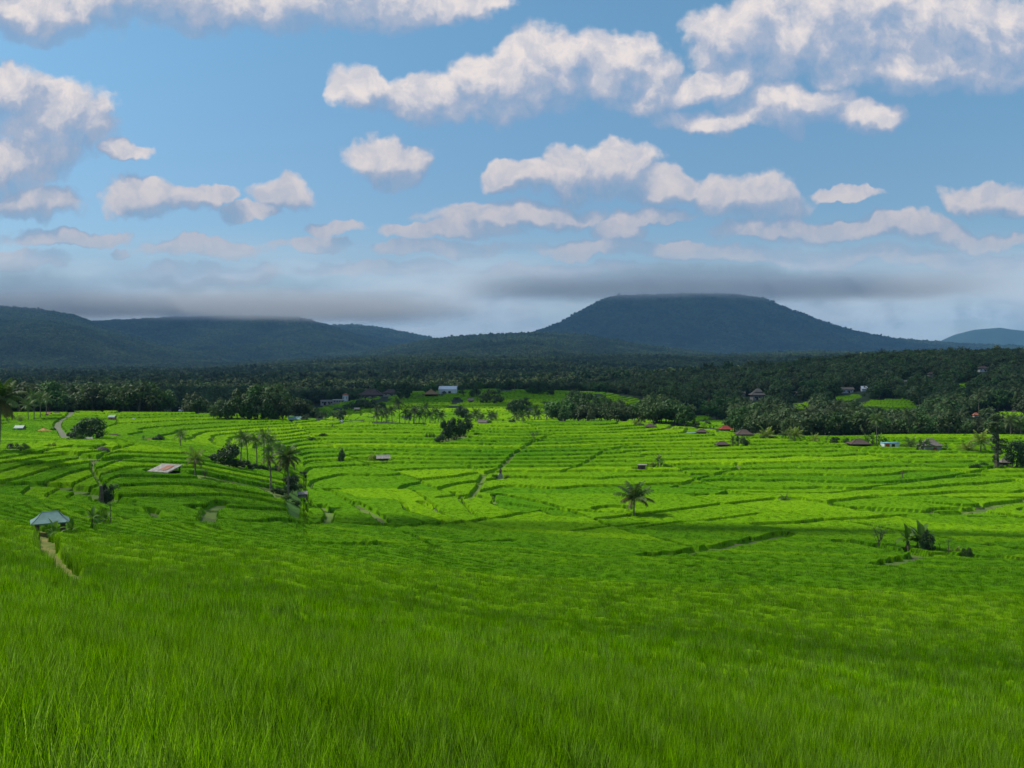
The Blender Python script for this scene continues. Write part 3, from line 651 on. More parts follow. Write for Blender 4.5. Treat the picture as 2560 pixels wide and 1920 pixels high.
# ------------------------------------------------------------------ plants
def leafcloud(ncl, nleaf, size, seed, squash=0.75, spread=0.62, tris=False, lobes=None):
    """crown of unit radius: clumps of leaf-sized faces on an uneven volume"""
    g = np.random.default_rng(seed); ctr = []
    for i in range(ncl):
        a = g.random()*6.283; zc = g.random()*1.5-0.5; rr = spread*math.sqrt(max(0.05, 1-(zc*0.8)**2))*(0.55+0.5*g.random())
        ctr.append((math.cos(a)*rr, math.sin(a)*rr, zc*squash*0.8, 0.24+0.22*g.random()))
    ctr = np.array(ctr); V = []
    k = g.integers(0, ncl, nleaf); u = g.standard_normal((nleaf, 3)); u /= np.linalg.norm(u, axis=1)[:, None]
    rad = ctr[k, 3]*(0.55+0.5*g.random(nleaf)); p = ctr[k, :3]+u*rad[:, None]*np.array([1, 1, 0.8])
    nrm = u+0.6*g.standard_normal((nleaf, 3)); nrm[:, 2] += 0.3; nrm /= np.linalg.norm(nrm, axis=1)[:, None]
    t = np.cross(nrm, g.standard_normal((nleaf, 3))); t /= np.linalg.norm(t, axis=1)[:, None]; b = np.cross(nrm, t)
    s = size*(0.6+0.8*g.random(nleaf))[:, None]
    V = np.stack([p-t*s, p-b*s*0.55, p+t*s, p+b*s*0.55], 1).reshape(-1, 3)
    return V, np.arange(nleaf*4).reshape(-1, 4)
def crown_mesh(name, m, ncl, nleaf, size, seed, **kw):
    v, f = leafcloud(ncl, nleaf, size, seed, **kw); return mesh_np(name, v, f, [m])
def trunk_mb(h, r, seed, limbs=4, reach=0.5):
    mb = MB(); g = random.Random(seed); lean = g.uniform(-.12, .12)
    pts = [(lean*h*t*t, 0.05*h*math.sin(3*t+seed), h*t) for t in (0, .3, .6, .85, 1)]
    mb.tube(pts, [r*1.4, r, r*.85, r*.6, r*.35], 7)
    for i in range(limbs):
        a = g.random()*6.28; t = 0.45+0.4*i/max(1, limbs); x, y, z = lean*h*t*t, 0, h*t; L = reach*h*g.uniform(.6, 1)
        mb.tube([(x, y, z), (x+math.cos(a)*L*.5, y+math.sin(a)*L*.5, z+L*.45), (x+math.cos(a)*L*.8, y+math.sin(a)*L*.8, z+L)], [r*.5, r*.35, r*.12], 5)
    return mb
TREE_PROTO = {}
def tree_proto(kind, v):
    """unit trees one metre high and wide, scaled when placed; > crown, trunk"""
    if (kind, v) in TREE_PROTO: return TREE_PROTO[kind, v]
    m = {'dark': M_leafdk, 'forest': M_leaf, 'mid': M_leafmid, 'lime': M_leafylw}[kind]
    nl = 2600 if kind != 'forest' else 1000
    vv, ff = leafcloud(16 if kind != 'forest' else 12, nl, 0.062 if kind != 'forest' else 0.085, 100+v*7, squash=0.8)
    vv = vv*(np.array([0.5, 0.5, 0.46])) + np.array([0, 0, 0.50]); z_ = vv[:, 2]; lo_, hi_ = np.percentile(z_, 1), np.percentile(z_, 99.5); vv[:, 2] = (0.10 if kind != 'forest' else .2)+(z_-lo_)/(hi_-lo_)*(0.9 if kind != 'forest' else .8); vv[:, :2] *= 1.15*(.75+.5*np.sin(np.clip(vv[:, 2:3], 0, 1)*np.pi*.9))
    cm = mesh_np('crown', vv, ff, [m]); tm = trunk_mb(0.62, 0.028, v, 4, 0.45).mesh('trunk', M_bark)
    TREE_PROTO[kind, v] = (cm, tm); return cm, tm
def place_xy(s): return (s[0], s[1], ground_at(s[0], s[1]))
def tree(name, s, hpx, wpx, kind, label, cat='tree', group=None, v=None):
    d = s[1]; h = hpx*d/F; w = wpx*d/F; v = (int(s[3]*7+s[4]) % 5) if v is None else v
    cm, tm = tree_proto(kind, v)
    o = empty(name, place_xy(s), random.random()*6.28); o.scale = (w, w, h)
    tag(o, label, cat, group); link('crown', cm, o); link('trunk', tm, o); return o
def bush(name, s, hpx, wpx, kind, label, group=None):
    d = s[1]; o = tree(name, s, hpx, wpx, kind, label, 'shrub', group); o.location.z -= 0.16*hpx*d/F; return o

def frond(mb, base, az, L, e0, droop, nl=20, ll=0.22, w=0.03, rach=0.012, twist=0.0, sweep=0.5):
    """one feather leaf: arched rib with a leaflet on either side at each step (unit L)"""
    pts = []; p = Vector(base); e = e0; n = 9
    for i in range(n):
        pts.append(p.copy()); dr = Vector((math.cos(az)*math.cos(e), math.sin(az)*math.cos(e), math.sin(e)))
        p = p+dr*L/(n-1); e -= droop*(0.4+1.2*i/(n-1))/(n-1)
    mb.tube(pts, [rach*L*(1-0.75*i/(n-1)) for i in range(n)], 4, cap=False)
    side = Vector((-math.sin(az), math.cos(az), 0))
    for k in range(nl):
        t = 0.13+0.87*k/(nl-1); f = t*(n-1); i = min(int(f), n-2); q = pts[i].lerp(pts[i+1], f-i); tg = (pts[i+1]-pts[i]).normalized()
        ln = L*ll*(0.45+1.0*math.sin(math.pi*min(1, t*0.85+0.12)))*random.uniform(.85, 1.1)
        for sgn in (-1, 1):
            up = side.cross(tg)*sgn; dirn = (side*sgn*(0.9)+tg*sweep-Vector((0, 0, 1))*random.uniform(0.25, 0.75)).normalized()
            wv = tg*w*L*0.5; mid = q+dirn*ln*0.55; tip = q+dirn*ln-Vector((0, 0, 1))*ln*0.22
            mb.quad(q-wv, q+wv, mid+wv*0.9, mid-wv*0.9); mb.tri(mid-wv*0.9, mid+wv*0.9, tip)
def palm(s, hpx, fpx, label, nf=17, m=None, m2=None, detail=20, lean=None, group=None, name='coconut_palm', parts=True, rt=0.14, low=-0.5, w=0.035, coconuts=False, dr0=0.75):
    """trunk height and frond length given in picture units at the palm's own distance; > trunk, frond..."""
    d = s[1]; h = max(0.15, hpx*d/F); L = fpx*d/F; m = m or M_palm; rnd = random.Random(int(s[3]*31)); lean = rnd.uniform(-.07, .07) if lean is None else lean
    o = tag(empty(name, place_xy(s)), label, 'palm tree', group)
    mb = MB(); pts = [(lean*h*t*t, 0.03*h*math.sin(4*t), h*t) for t in (0, .15, .35, .55, .75, 1)]
    mb.tube(pts, [rt*1.5, rt*1.1, rt, rt*.9, rt*.85, rt*.9], 9); mb.obj('trunk', M_trunk, o)
    top = (pts[-1][0], pts[-1][1], h)
    allmb = MB()
    for i in range(nf):
        az = i*2.39996+rnd.uniform(-.3, .3); f = i/(nf-1); e0 = 1.35-(1.35-low)*f; dr = dr0+1.1*f*dr0+rnd.uniform(-.2, .2)
        mb = MB() if parts else allmb; state = random.getstate(); random.seed(i*7+int(s[3])); frond(mb, top, az, L*rnd.uniform(.85, 1.08), e0, dr, detail, w=w); random.setstate(state)
        if parts: mb.obj('frond', (m2 if (m2 and f > 0.66) else m), o)
    if not parts: allmb.obj('crown', m, o)
    if coconuts:
        c = MB()
        for i in range(7):
            a = i*0.9; c.tube([(top[0]+math.cos(a)*.22, top[1]+math.sin(a)*.22, h-.32), (top[0]+math.cos(a)*.26, top[1]+math.sin(a)*.26, h-.2), (top[0]+math.cos(a)*.22, top[1]+math.sin(a)*.22, h-.06)], [.05, .12, .05], 6)
        c.obj('coconut_bunch', M_bstem, o, True)
    return o
def banana(s, hpx, label, n=8, group='banana plants', name='banana_plant', spreadf=1.0, m=None, stem=0.42):
    """> stem, leaf..., dry_leaf"""
    d = s[1]; H = hpx*d/F; rnd = random.Random(int(s[3]*13+s[4]))
    o = tag(empty(name, place_xy(s), rnd.random()*6), label, 'banana plant', group)
    mb = MB(); sh = H*stem; mb.tube([(0, 0, 0), (0.02*H, 0, sh*.5), (0.03*H, 0, sh)], [0.045*H, 0.038*H, 0.026*H], 8); mb.obj('stem', M_bstem, o)
    for i in range(n):
        az = i*2.4+rnd.uniform(-.3, .3); f = i/(n-1); e = 1.45-1.25*f*spreadf; L = H*(0.62-0.05*f); p = Vector((0.03*H, 0, sh*.97)); w = L*0.20
        mb = MB(); k = 10; prev = None; side = Vector((-math.sin(az), math.cos(az), 0))
        for j in range(k+1):
            t = j/k; dr = Vector((math.cos(az)*math.cos(e), math.sin(az)*math.cos(e), math.sin(e)))
            ww = w*(max(0.0, math.sin(math.pi*min(1, max(0, (t-0.14)/0.86))**0.75))**0.6) if t > 0.14 else w*0.06
            up = side.cross(dr)
            ww *= rnd.uniform(.78, 1.0)
            l = p+side*ww-up*ww*0.25; r = p-side*ww-up*ww*0.25
            if prev: mb.quad(prev[0], prev[1], p, l); mb.quad(prev[1], prev[2], r, p)
            prev = (l, p, r); p = p+dr*L/k; e -= (0.6+1.9*f)*(0.3+t*1.4)/k
        mb.obj('leaf', m or M_banana, o)
    mb = MB()
    for i in range(3):
        a = rnd.random()*6; mb.quad((.03*H, 0, sh), (.06*H, .02*H, sh), (math.cos(a)*.14*H, math.sin(a)*.14*H, sh*.45), (math.cos(a)*.11*H, math.sin(a)*.11*H, sh*.35))
    mb.obj('dry_leaf', M_dry, o); return o
def papaya(s, hpx, label, cpx=5, name='papaya_tree', group=None, m=None, n=9):
    d = s[1]; H = hpx*d/F; c = cpx*d/F; o = tag(empty(name, place_xy(s)), label, 'papaya tree', group); rnd = random.Random(int(s[3]*3))
    mb = MB(); mb.tube([(0, 0, 0), (.03*H, 0, H*.45), (0, .01*H, H*.9)], [.05, .045, .035], 7); mb.obj('trunk', M_bark, o)
    mb = MB()
    for i in range(n):
        az = i*2.4; e = 1.2-1.3*i/n; p0 = Vector((0, 0, H*.9)); p1 = p0+Vector((math.cos(az)*math.cos(e), math.sin(az)*math.cos(e), math.sin(e)))*c*.6
        mb.tube([p0, p1], [.018, .012], 4)
        for k in range(7):
            a2 = az+(k-3)*0.5; q = p1+Vector((math.cos(a2), math.sin(a2), -.35+.1*rnd.random()))*c*.45; sd = Vector((-math.sin(a2), math.cos(a2), 0))*c*.07
            mb.quad(p1, p1.lerp(q, .5)+sd, q, p1.lerp(q, .5)-sd)
    mb.obj('crown', m or M_leafmid, o); return o
def sapling(s, hpx, wpx, label, name='bare_tree', leafy=0.35, m=None, cat='tree', n=9):
    d = s[1]; H = hpx*d/F; W = wpx*d/F; o = tag(empty(name, place_xy(s)), label, cat); rnd = random.Random(int(s[3])); mb = MB(); tips = []
    mb.tube([(0, 0, 0), (.02*H, 0, H*.3)], [.06, .045], 6)
    for i in range(n):
        a = rnd.random()*6.28; z0 = H*rnd.uniform(.12, .42); x = math.cos(a)*W*.5*rnd.uniform(.4, 1); y = math.sin(a)*W*.5*rnd.uniform(.4, 1); z = H*rnd.uniform(.7, 1)
        mb.tube([(0, 0, z0), (x*.55, y*.55, z0+(z-z0)*.5), (x, y, z)], [.035, .022, .008], 4)
        for k in range(4):
            t = rnd.uniform(.5, 1); px_, py_, pz = x*t, y*t, z0+(z-z0)*t; e = (px_+rnd.uniform(-.2, .2)*W, py_+rnd.uniform(-.2, .2)*W, pz+rnd.uniform(.0, .16)*H)
            mb.tube([(px_, py_, pz), e], [.014, .005], 3); tips.append(e)
    mb.obj('trunk', M_bark, o)
    if leafy:
        mb = MB()
        for t in tips:
            for k in range(int(8*leafy)+1):
                c = Vector(t)+Vector((rnd.gauss(0, .06*W), rnd.gauss(0, .06*W), rnd.gauss(0, .05*H))); a = rnd.random()*6; u = Vector((math.cos(a), math.sin(a), rnd.uniform(-.5, .5)))*.06*H*.7; v = Vector((-u.y, u.x, .02*H))*.6
                mb.quad(c-u, c-v, c+u, c+v)
        mb.obj('crown', m or M_leafmid, o)
    return o

# ------------------------------------------------------------------ huts and houses
def hut(name, label, cat, s, wpx, wallh, roofh, depth=0.8, style='gable', roofm=None, wallm=None, open_=True, rz=0.0, over=0.18, postw=0.11, group=None, platform=True, door=0, win=0, tiers=1, ridge=0.35, tilt=0.0):
    """s: place; wpx: roof width in picture units; heights in picture units; > roof, post..., wall, platform, door, window"""
    d = s[1]; k = d/F; W = wpx*k; D = W*depth; hw = wallh*k; hr = roofh*k; roofm = roofm or M_thatch; wallm = wallm or M_wall
    o = tag(empty(name, place_xy(s), rz), label, cat, group); bw, bd = W*(1-over), D*(1-over); th = max(0.06, 0.04*W)
    mb = MB()
    if style in ('gable', 'hip', 'pyramid'):
        z0 = hw; zt = hw+hr; x = W/2; y = D/2; rx = {'gable': x*1.0, 'hip': x*ridge, 'pyramid': x*0.06}[style]
        pts = [(-x, -y, z0), (x, -y, z0), (x, y, z0), (-x, y, z0)]; ra, rb = (-rx, 0, zt), (rx, 0, zt)
        nn = 5
        def sl(a, b, c, e):   # sloping roof face with a slight sag, given thickness
            A, B, Cc, E = map(Vector, (a, b, c, e)); n_ = (B-A).cross(E-A); n_.normalize(); up = n_*th
            for i in range(nn):
                t0, t1 = i/nn, (i+1)/nn
                def P(t, l, r): q = l.lerp(r, t); return q-Vector((0, 0, 1))*0.10*hr*math.sin(math.pi*t)
                mb.quad(P(t0, A, E)+up, P(t0, B, Cc)+up, P(t1, B, Cc)+up, P(t1, A, E)+up)
                mb.quad(P(t0, B, Cc), P(t0, A, E), P(t1, A, E), P(t1, B, Cc))
            mb.quad(A, B, B+up, A+up)
        sl(pts[0], pts[1], rb, ra); sl(pts[2], pts[3], ra, rb)
        if style != 'gable': sl(pts[1], pts[2], rb, rb); sl(pts[3], pts[0], ra, ra)
        mb.tube([(-rx-.02*W, 0, zt+th*.6), (rx+.02*W, 0, zt+th*.6)], th*.8, 6)
    elif style == 'lean':
        mb.box(0, 0, hw+hr*.5, W, math.hypot(D, hr), th, rx=math.atan2(hr, D)); 
    elif style == 'flat':
        mb.box(0, 0, hw+th*.5, W, D, th, rx=tilt)
    r = mb.obj('roof', roofm, o)
    if tiers > 1:
        mb = MB(); x, y = W*.27, D*.27; z0 = hw+hr*.75; zt = z0+hr*.75
        P = [(-x, -y, z0), (x, -y, z0), (x, y, z0), (-x, y, z0)]; A, B = (-x*.3, 0, zt), (x*.3, 0, zt)
        mb.quad(P[0], P[1], B, A); mb.quad(P[2], P[3], A, B); mb.tri(P[1], P[2], B); mb.tri(P[3], P[0], A); mb.obj('upper_roof', roofm, o)
    if open_:
        for sx in (-1, 1):
            for sy in (-1, 1):
                hh = hw+(hr*(.5+.45*sy) if style == 'lean' else 0)
                mb = MB(); mb.box(sx*bw/2, sy*bd/2, hh/2, postw, postw, hh-.02); mb.obj('post', M_wood, o)
        if platform:
            mb = MB(); mb.box(0, 0, hw*.28, bw*1.0-postw*1.2, bd-postw*1.2, 0.08); mb.obj('platform', M_wood, o)
            mb = MB(); mb.box(0, bd/2-.02, hw*.5, bw-postw*1.2, .05, hw*.9); mb.obj('back_wall', wallm, o)
    else:
        mb = MB(); mb.box(0, 0, hw*.5-.15, bw, bd, hw+.3-.01)
        if style == 'gable':
            for sx in (-1, 1):
                X = sx*bw/2; mb.tri((X, -bd/2, hw), (X, bd/2, hw), (X, 0, hw+hr*.86))
        if style == 'lean': mb.quad((-bw/2, bd/2-.03, hw), (bw/2, bd/2-.03, hw), (bw/2, bd/2-.03, hw+hr*.9), (-bw/2, bd/2-.03, hw+hr*.9))
        mb.obj('wall', wallm, o)
        for i in range(door):
            mb = MB(); xx = bw*(-.18+.36*i) if door > 1 else bw*.12; mb.box(xx, -bd/2-.02, hw*.36, bw*.15, .05, hw*.72); mb.obj('door', M_dark if i % 2 == 0 else M_wood, o)
        for i in range(win):
            xx = bw*(-.36+.72*(i+.15)/max(1, win-.7)) if win > 1 else -bw*.25
            mb = MB(); mb.box(xx, -bd/2-.025, hw*.6, bw*.10, .05, hw*.34); mb.obj('window', M_dark, o)
    return o
def box_roof_extra(o, s, x0, wpx, dpx, hpx, m, name='side_roof', slope=0.15):
    k = s[1]/F; mb = MB(); mb.box(x0*k, 0, hpx*k, wpx*k, dpx*k, 0.07, ry=slope); mb.obj(name, m, o)
    for sy in (-1, 1):
        p = MB(); e = x0+math.copysign(wpx*.46, x0); zz = hpx*k-math.sin(slope)*(e-x0)*k; p.box(e*k, sy*dpx*k*.45, zz/2-.03, .09, .09, zz-.06); p.obj('post', M_wood, o)

# ------------------------------------------------------------------ near and middle distance, thing by thing
G_HUT = 'field huts'; G_PALM = 'coconut palms'; G_TREE = 'trees on the field edges'; G_SHRUB = 'shrubs among the rice'; G_BAN = 'banana plants'
P_ = S
# front left hut and its plants
hut('field_hut', 'field hut with pale green sheet roof at the head of the dry straw path', 'hut', P_['hutD'], 33, 12, 9, 0.9, 'hip', M_green, M_wood, rz=0.5, postw=0.34, platform=False, over=.3, ridge=.42)
banana(P_['banD1'], 26, 'young banana plant in front of the pale green hut roof', 8)
banana(P_['banD2'], 22, 'banana plant with drooping leaves at the right corner of the green-roofed hut', 8)
banana(P_['banD3'], 21, 'banana plant with three upright leaves, third from the green-roofed hut', 8)
banana(P_['banD4'], 21, 'banana plant farthest right of the row beside the green-roofed hut', 7)
papaya(P_['papD'], 24, 'thin leaning papaya tree at the right end of the banana row by the front hut', 6, n=7)
t = tree('broadleaf_tree', P_['spireD'], 22, 13, 'dark', 'dark ragged tree on the lowest left terrace behind the banana row', group=G_TREE)
papaya(P_['papD2'], 18, 'papaya tree beside the dark ragged tree on the lowest left terrace', 8)
mb = MB(); k = P_['spireD'][1]/F; mb.tube([(0, 0, 0), (0.1, 0, 9*k), (0.05, 0, 21*k)], [.32, .3, .2], 8)
o = tag(empty('tree_stump', (P_['spireD'][0]-.25, P_['spireD'][1]-1.2, ground_at(P_['spireD'][0]-.25, P_['spireD'][1]-1.2))), 'tall dark dead trunk standing on the lowest left terrace', 'dead trunk'); mb.obj('trunk', M_bark, o)
# left terraces
hut('field_shelter', 'low shelter with rusty and pale metal roof beside the yellowing palm', 'shelter', P_['hutC'], 27, 4.0, 5.5, 0.75, 'lean', M_metal, M_dark, rz=-0.42, postw=.14)
mb = MB(); k = P_['hutC'][1]/F
mb.box(2.5*k, 0, 6.75*k+.13, 9*k, 13*k, .05, rx=math.atan2(5.5, 20)); 
o = mb.obj('rusty_sheet', M_rust, C.objects[[x.name for x in C.objects if x.name.startswith('field_shelter')][0]])
palm(P_['palmY'], 20, 13, 'yellowing coconut palm standing by the rusty-roofed shelter', 15, M_palmy, M_palmb, 22, group=G_PALM, rt=.13)
sapling(P_['bareC'], 11, 10, 'leafless grey shrub right of the yellowing palm', 'bare_shrub', 0, cat='shrub', n=12)
palm(P_['palm180'], 14, 9.5, 'thin grey-green palm alone on the far side of the left terraces', 15, detail=16, group=G_PALM, rt=.1)
tree('broadleaf_tree', P_['tree229'], 23, 24, 'dark', 'round dark tree at the left end of the palm cluster', group=G_TREE)
bush('shrub', P_['bush213'], 9, 10, 'dark', 'dark shrub between the round tree and the yellowing palm', G_SHRUB)
for k_, h_, f_, l_ in (('pc1', 27, 11, 'palm at the left end of the cluster, rising behind the round dark tree'), ('pc2', 26, 10, 'second palm of the cluster behind the round dark tree'), ('pc3', 29, 9, 'slim palm in the middle of the cluster with narrow crown'),
        ('pc4', 30, 11, 'tallest-crowned palm in the middle of the cluster'), ('pc5', 24, 11, 'dark palm with upright fronds at the right of the cluster'), ('pc6', 22, 9, 'short palm in front of the cluster middle'), ('pc7', 22, 9, 'palm half hidden behind the big drooping palm')):
    palm(P_[k_], h_, f_, 'grey-green coconut '+l_, 16, detail=18, group=G_PALM, rt=.11)
palm(P_['palmB'], 31, 11, 'brown-fronded palm left of the big drooping palm', 16, M_palm, M_palmb, 20, group=G_PALM, rt=.13)
palm(P_['palmG'], 41, 16, 'big coconut palm with drooping browned fronds at the right of the cluster', 24, M_palm, M_palmb, 30, group=G_PALM, low=-.8, rt=.15, coconuts=True)
for k_, h_, w_, l_ in (('bushc1', 9, 12, 'below the round tree at the cluster'), ('bushc2', 8, 12, 'at the feet of the left cluster palms'), ('bushc3', 8, 12, 'at the feet of the middle cluster palms'), ('bushc4', 9, 12, 'at the feet of the right cluster palms'), ('bushc5', 10, 12, 'between the trunks of the two leftmost cluster palms')):
    bush('shrub', P_[k_], h_, w_, 'dark', 'dark undergrowth shrub '+l_, G_SHRUB)
for q, (a, b, h_, w_, kd) in enumerate([(287, 484, 9, 10, 'mid'), (294, 481, 8, 9, 'dark'), (298, 489, 7, 9, 'mid'), (285, 500, 7, 10, 'mid'), (296, 505, 6, 9, 'mid'), (276, 492, 7, 10, 'dark'), (303, 476, 7, 9, 'dark'), (262, 484, 7, 9, 'mid')]):
    bush('shrub', spot(a, b, 120, 215), h_, w_, kd, 'leafy shrub on the steep bank around the big drooping palm', 'shrubs on the steep bank')
tree('broadleaf_tree', P_['treeG'], 17, 11, 'dark', 'small dark glossy tree right of the big drooping palm trunk', group=G_TREE)
bush('shrub', P_['treeG2'], 10, 13, 'mid', 'tangled shrub left of the big drooping palm trunk', G_SHRUB)
papaya(P_['papG'], 13, 'thin papaya tree between the brown palm and the big drooping palm', 4)
hut('field_shelter', 'tiny grey-roofed shelter on white posts below the big drooping palm', 'shelter', P_['shelG'], 10, 6, 2.6, .8, 'gable', M_metal, M_metal, rz=.3, postw=.1)
hut('field_hut', 'small green-grey open hut near the left edge beyond the first terraces', 'hut', P_['hutA'], 9.5, 4, 2.6, .8, 'gable', M_green, M_wall, group=G_HUT)
hut('field_hut', 'low hut with bright orange thatched pyramid roof left of the winding road', 'hut', P_['hutB'], 12.5, 1.3, 3.2, .9, 'pyramid', M_orange, M_wood, group=G_HUT)
hut('field_hut', 'small reddish hut under the far left palms', 'hut', P_['hutRed'], 5, 2, 1.6, .8, 'gable', M_rust, M_rust, False, group=G_HUT)
hut('field_hut', 'low dark hut where the winding road tops the rise', 'hut', P_['hutDk'], 5.5, 1.2, 1.2, .8, 'gable', M_thatch, M_wood, False, group=G_HUT)
hut('field_hut', 'hut with pale metal roof behind the spreading dark tree', 'hut', P_['hut85'], 9, 2, 2.2, .8, 'gable', M_metal, M_wall, False, group=G_HUT)
hut('field_hut', 'hut with pale and rusty roof in front of the spreading dark tree', 'hut', P_['hut88'], 10, 2.4, 2.4, .8, 'gable', M_metal, M_dark, rz=.2, group=G_HUT)
hut('field_hut', 'small dark-roofed hut with brown walls alone on the upper left field', 'hut', P_['hut112'], 7, 3.3, 2, .9, 'gable', M_green, M_rust, False, group=G_HUT, door=1)
hut('field_hut', 'long low dark thatch roof right of the spreading dark tree', 'hut', P_['hay114'], 18, .8, 2.6, .6, 'hip', M_thatch, M_wood, group=G_HUT, ridge=.32)
hut('field_hut', 'tiny rusty hut between the banana clump and the round bush on the left terraces', 'hut', P_['hut149'], 5.5, 1.8, 2.2, .8, 'gable', M_rust, M_wall, False, group=G_HUT)
tree('broadleaf_tree', P_['tree90'], 23, 27, 'dark', 'spreading dark tree between the metal-roofed huts on the left', group=G_TREE, v=3)
bush('shrub', P_['bush72'], 13, 13, 'dark', 'bushy dark green shrub left of the spreading tree', G_SHRUB); bush('shrub', P_['bush78'], 10, 9, 'mid', 'lighter shrub beside the rusty-roofed hut', G_SHRUB)
bush('shrub', P_['bush53'], 5, 6, 'dark', 'small dark bush right of the orange-roofed hut', G_SHRUB); bush('shrub', P_['bush52'], 8, 9, 'lime', 'pale green bush in the fields below the orange-roofed hut', G_SHRUB)
bush('shrub', P_['bushA1'], 11, 13, 'dark', 'dark bush at the left edge above the rice terraces', G_SHRUB); bush('shrub', P_['bushA2'], 10, 12, 'mid', 'ragged bush beside the rock pile near the left edge', G_SHRUB)
bush('shrub', P_['bush157'], 10, 11, 'dark', 'round dark bush right of the tiny rusty hut', G_SHRUB)
banana(P_['ban143'], 8, 'banana clump left of the tiny rusty hut', 9); banana(P_['ban8'], 8, 'small banana plant at the left edge of the fields', 6)
def mound(name, s, wpx, hpx, m, label, cat, seed=1):
    k = s[1]/F; w, h = wpx*k, hpx*k; g = 22; V = []; Fc = []
    for i in range(g):
        for j in range(g):
            u, v = i/(g-1)*2-1, j/(g-1)*2-1; r = math.hypot(u, v); V.append((u*w/2, v*w*.4, max(-.2, h*(1-r**2.4)) + .05*h*(float(fbm(np.array([u*4+seed]), np.array([v*4]), seed)[0]))))
    for i in range(g-1):
        for j in range(g-1): Fc.append((i*g+j, (i+1)*g+j, (i+1)*g+j+1, i*g+j+1))
    me = bpy.data.meshes.new(name); me.from_pydata(V, [], Fc); me.materials.append(m); me.polygons.foreach_set('use_smooth', [True]*len(me.polygons))
    o = link(name, me); o.location = place_xy(s); tag(o, label, cat); return o
mound('straw_heap', P_['mound102'], 16, 5.5, M_rock, 'dark rounded heap on the bright terrace below the spreading tree', 'heap', 2)
mound('rock_pile', P_['rocks24'], 10, 3.5, M_rock, 'low pile of brown rocks near the left edge', 'rocks', 5)
# far left palms
s = [(-2-HX)/F*140, 140, 0, -2, 450]; palm(s, 64, 26, 'large coconut palm with gold-tinged fronds cut by the left edge of the picture', 22, M_palm, M_palmb, 30, group=G_PALM, low=-.7, rt=.16)
s = [(-6-HX)/F*150, 150, 0, -6, 447]; palm(s, 46, 24, 'second large palm at the left edge, lower and more yellow', 20, M_palm, M_palmy, 26, group=G_PALM, low=-.6, rt=.16)
for k_, h_, f_, l_ in (('palm28', 17, 10, 'palm nearest the left edge of the far left group'), ('palm34', 24, 9, 'palm in the middle of the far left group'), ('palm40', 21, 10, 'tallest palm of the far left group with pale trunk'), ('palm46', 17, 9, 'palm at the right of the far left group'), ('palm20', 4, 7, 'low yellowish palm in the field below the far left group')):
    palm(P_[k_], h_, f_, 'coconut '+l_, 15, detail=14, group=G_PALM, rt=.12, m=M_palmy if k_ == 'palm20' else M_palm)
s = spot(118, 411.5, 300, 330); palm(s, 4, 6, 'low palm at the forest edge behind the dark-roofed field hut', 12, detail=12, group=G_PALM)
def scarecrow(s, hpx, label):
    k = s[1]/F; h = hpx*k; o = tag(empty('scarecrow', place_xy(s)), label, 'scarecrow'); mb = MB(); mb.tube([(0, 0, 0), (0, 0, h*.95)], .04, 6); mb.tube([(-h*.35, 0, h*.7), (h*.35, 0, h*.72)], .03, 6); mb.obj('pole', M_wood, o)
    mb = MB(); mb.tube([(0, 0, h*.35), (0, 0, h*.55), (0, 0, h*.76)], [h*.2, h*.17, h*.12], 9); mb.tube([(-h*.34, 0, h*.66), (h*.34, 0, h*.68)], h*.06, 6); mb.obj('shirt', M_white, o)
    mb = MB(); mb.tube([(0, 0, h*.78), (0, 0, h*.86), (0, 0, h*.95)], [h*.05, h*.1, h*.04], 8); mb.obj('head', M_straw, o)
scarecrow(P_['scare134'], 4.5, 'white scarecrow on the upper left field right of the dark-roofed hut'); scarecrow(P_['scare342'], 5, 'white scarecrow on the terraces in front of the central hill')
# middle
hut('field_hut', 'hut with pale sloping roof beside the lime bush on the middle terraces', 'hut', P_['hutL'], 14, 4.5, 3, .8, 'gable', M_metal, M_wood, rz=.25, group=G_HUT)
bush('shrub', P_['bushL'], 10, 12, 'lime', 'yellow-green bush left of the pale-roofed hut on the middle terraces', G_SHRUB)
tree('broadleaf_tree', P_['poleL'], 15, 7, 'dark', 'narrow dark shrub-like tree with a flag pole beside it', group=G_TREE)
mb = MB(); k = P_['poleL'][1]/F; mb.tube([(0, 0, 0), (.1, 0, 14*k), (.35, 0, 24*k)], [.05, .04, .015], 5); o = tag(empty('bamboo_pole', (P_['poleL'][0]-.3, P_['poleL'][1]-.3, ground_at(P_['poleL'][0], P_['poleL'][1]))), 'tall thin bamboo pole rising from the narrow dark tree', 'pole'); mb.obj('pole', M_pole, o)
bush('shrub', P_['red406'], 4, 4, 'mid', 'tiny reddish shrub on the middle terraces', G_SHRUB); bush('shrub', P_['red322'], 5, 8, 'mid', 'low reddish shrub at a terrace edge left of the middle', G_SHRUB); bush('shrub', P_['plant310'], 5, 9, 'mid', 'thin weedy shrub on a terrace bank left of the middle', G_SHRUB)
banana(P_['ban332'], 7, 'single pale banana plant on the terraces in front of the central hill', 6)
tree('broadleaf_tree', P_['clump2'], 22, 16, 'dark', 'tallest dark glossy tree of the clump in the middle of the fields', group=G_TREE, v=1)
tree('broadleaf_tree', P_['clump1'], 21, 12, 'dark', 'narrow dark tree at the left back of the clump in the middle of the fields', group=G_TREE, v=2)
tree('broadleaf_tree', P_['clump3'], 18, 14, 'dark', 'dark glossy tree at the right of the clump in the middle of the fields', group=G_TREE, v=0)
tree('broadleaf_tree', P_['clump4'], 10, 9, 'dark', 'low leafy tree at the left foot of the clump in the middle of the fields', group=G_TREE, v=4)
for i, l_ in enumerate(('first from the left', 'second from the left', 'third from the left', 'by the low leafy tree')): banana(P_['clb%d' % i], 10, 'banana plant at the foot of the middle tree clump, '+l_, 8)
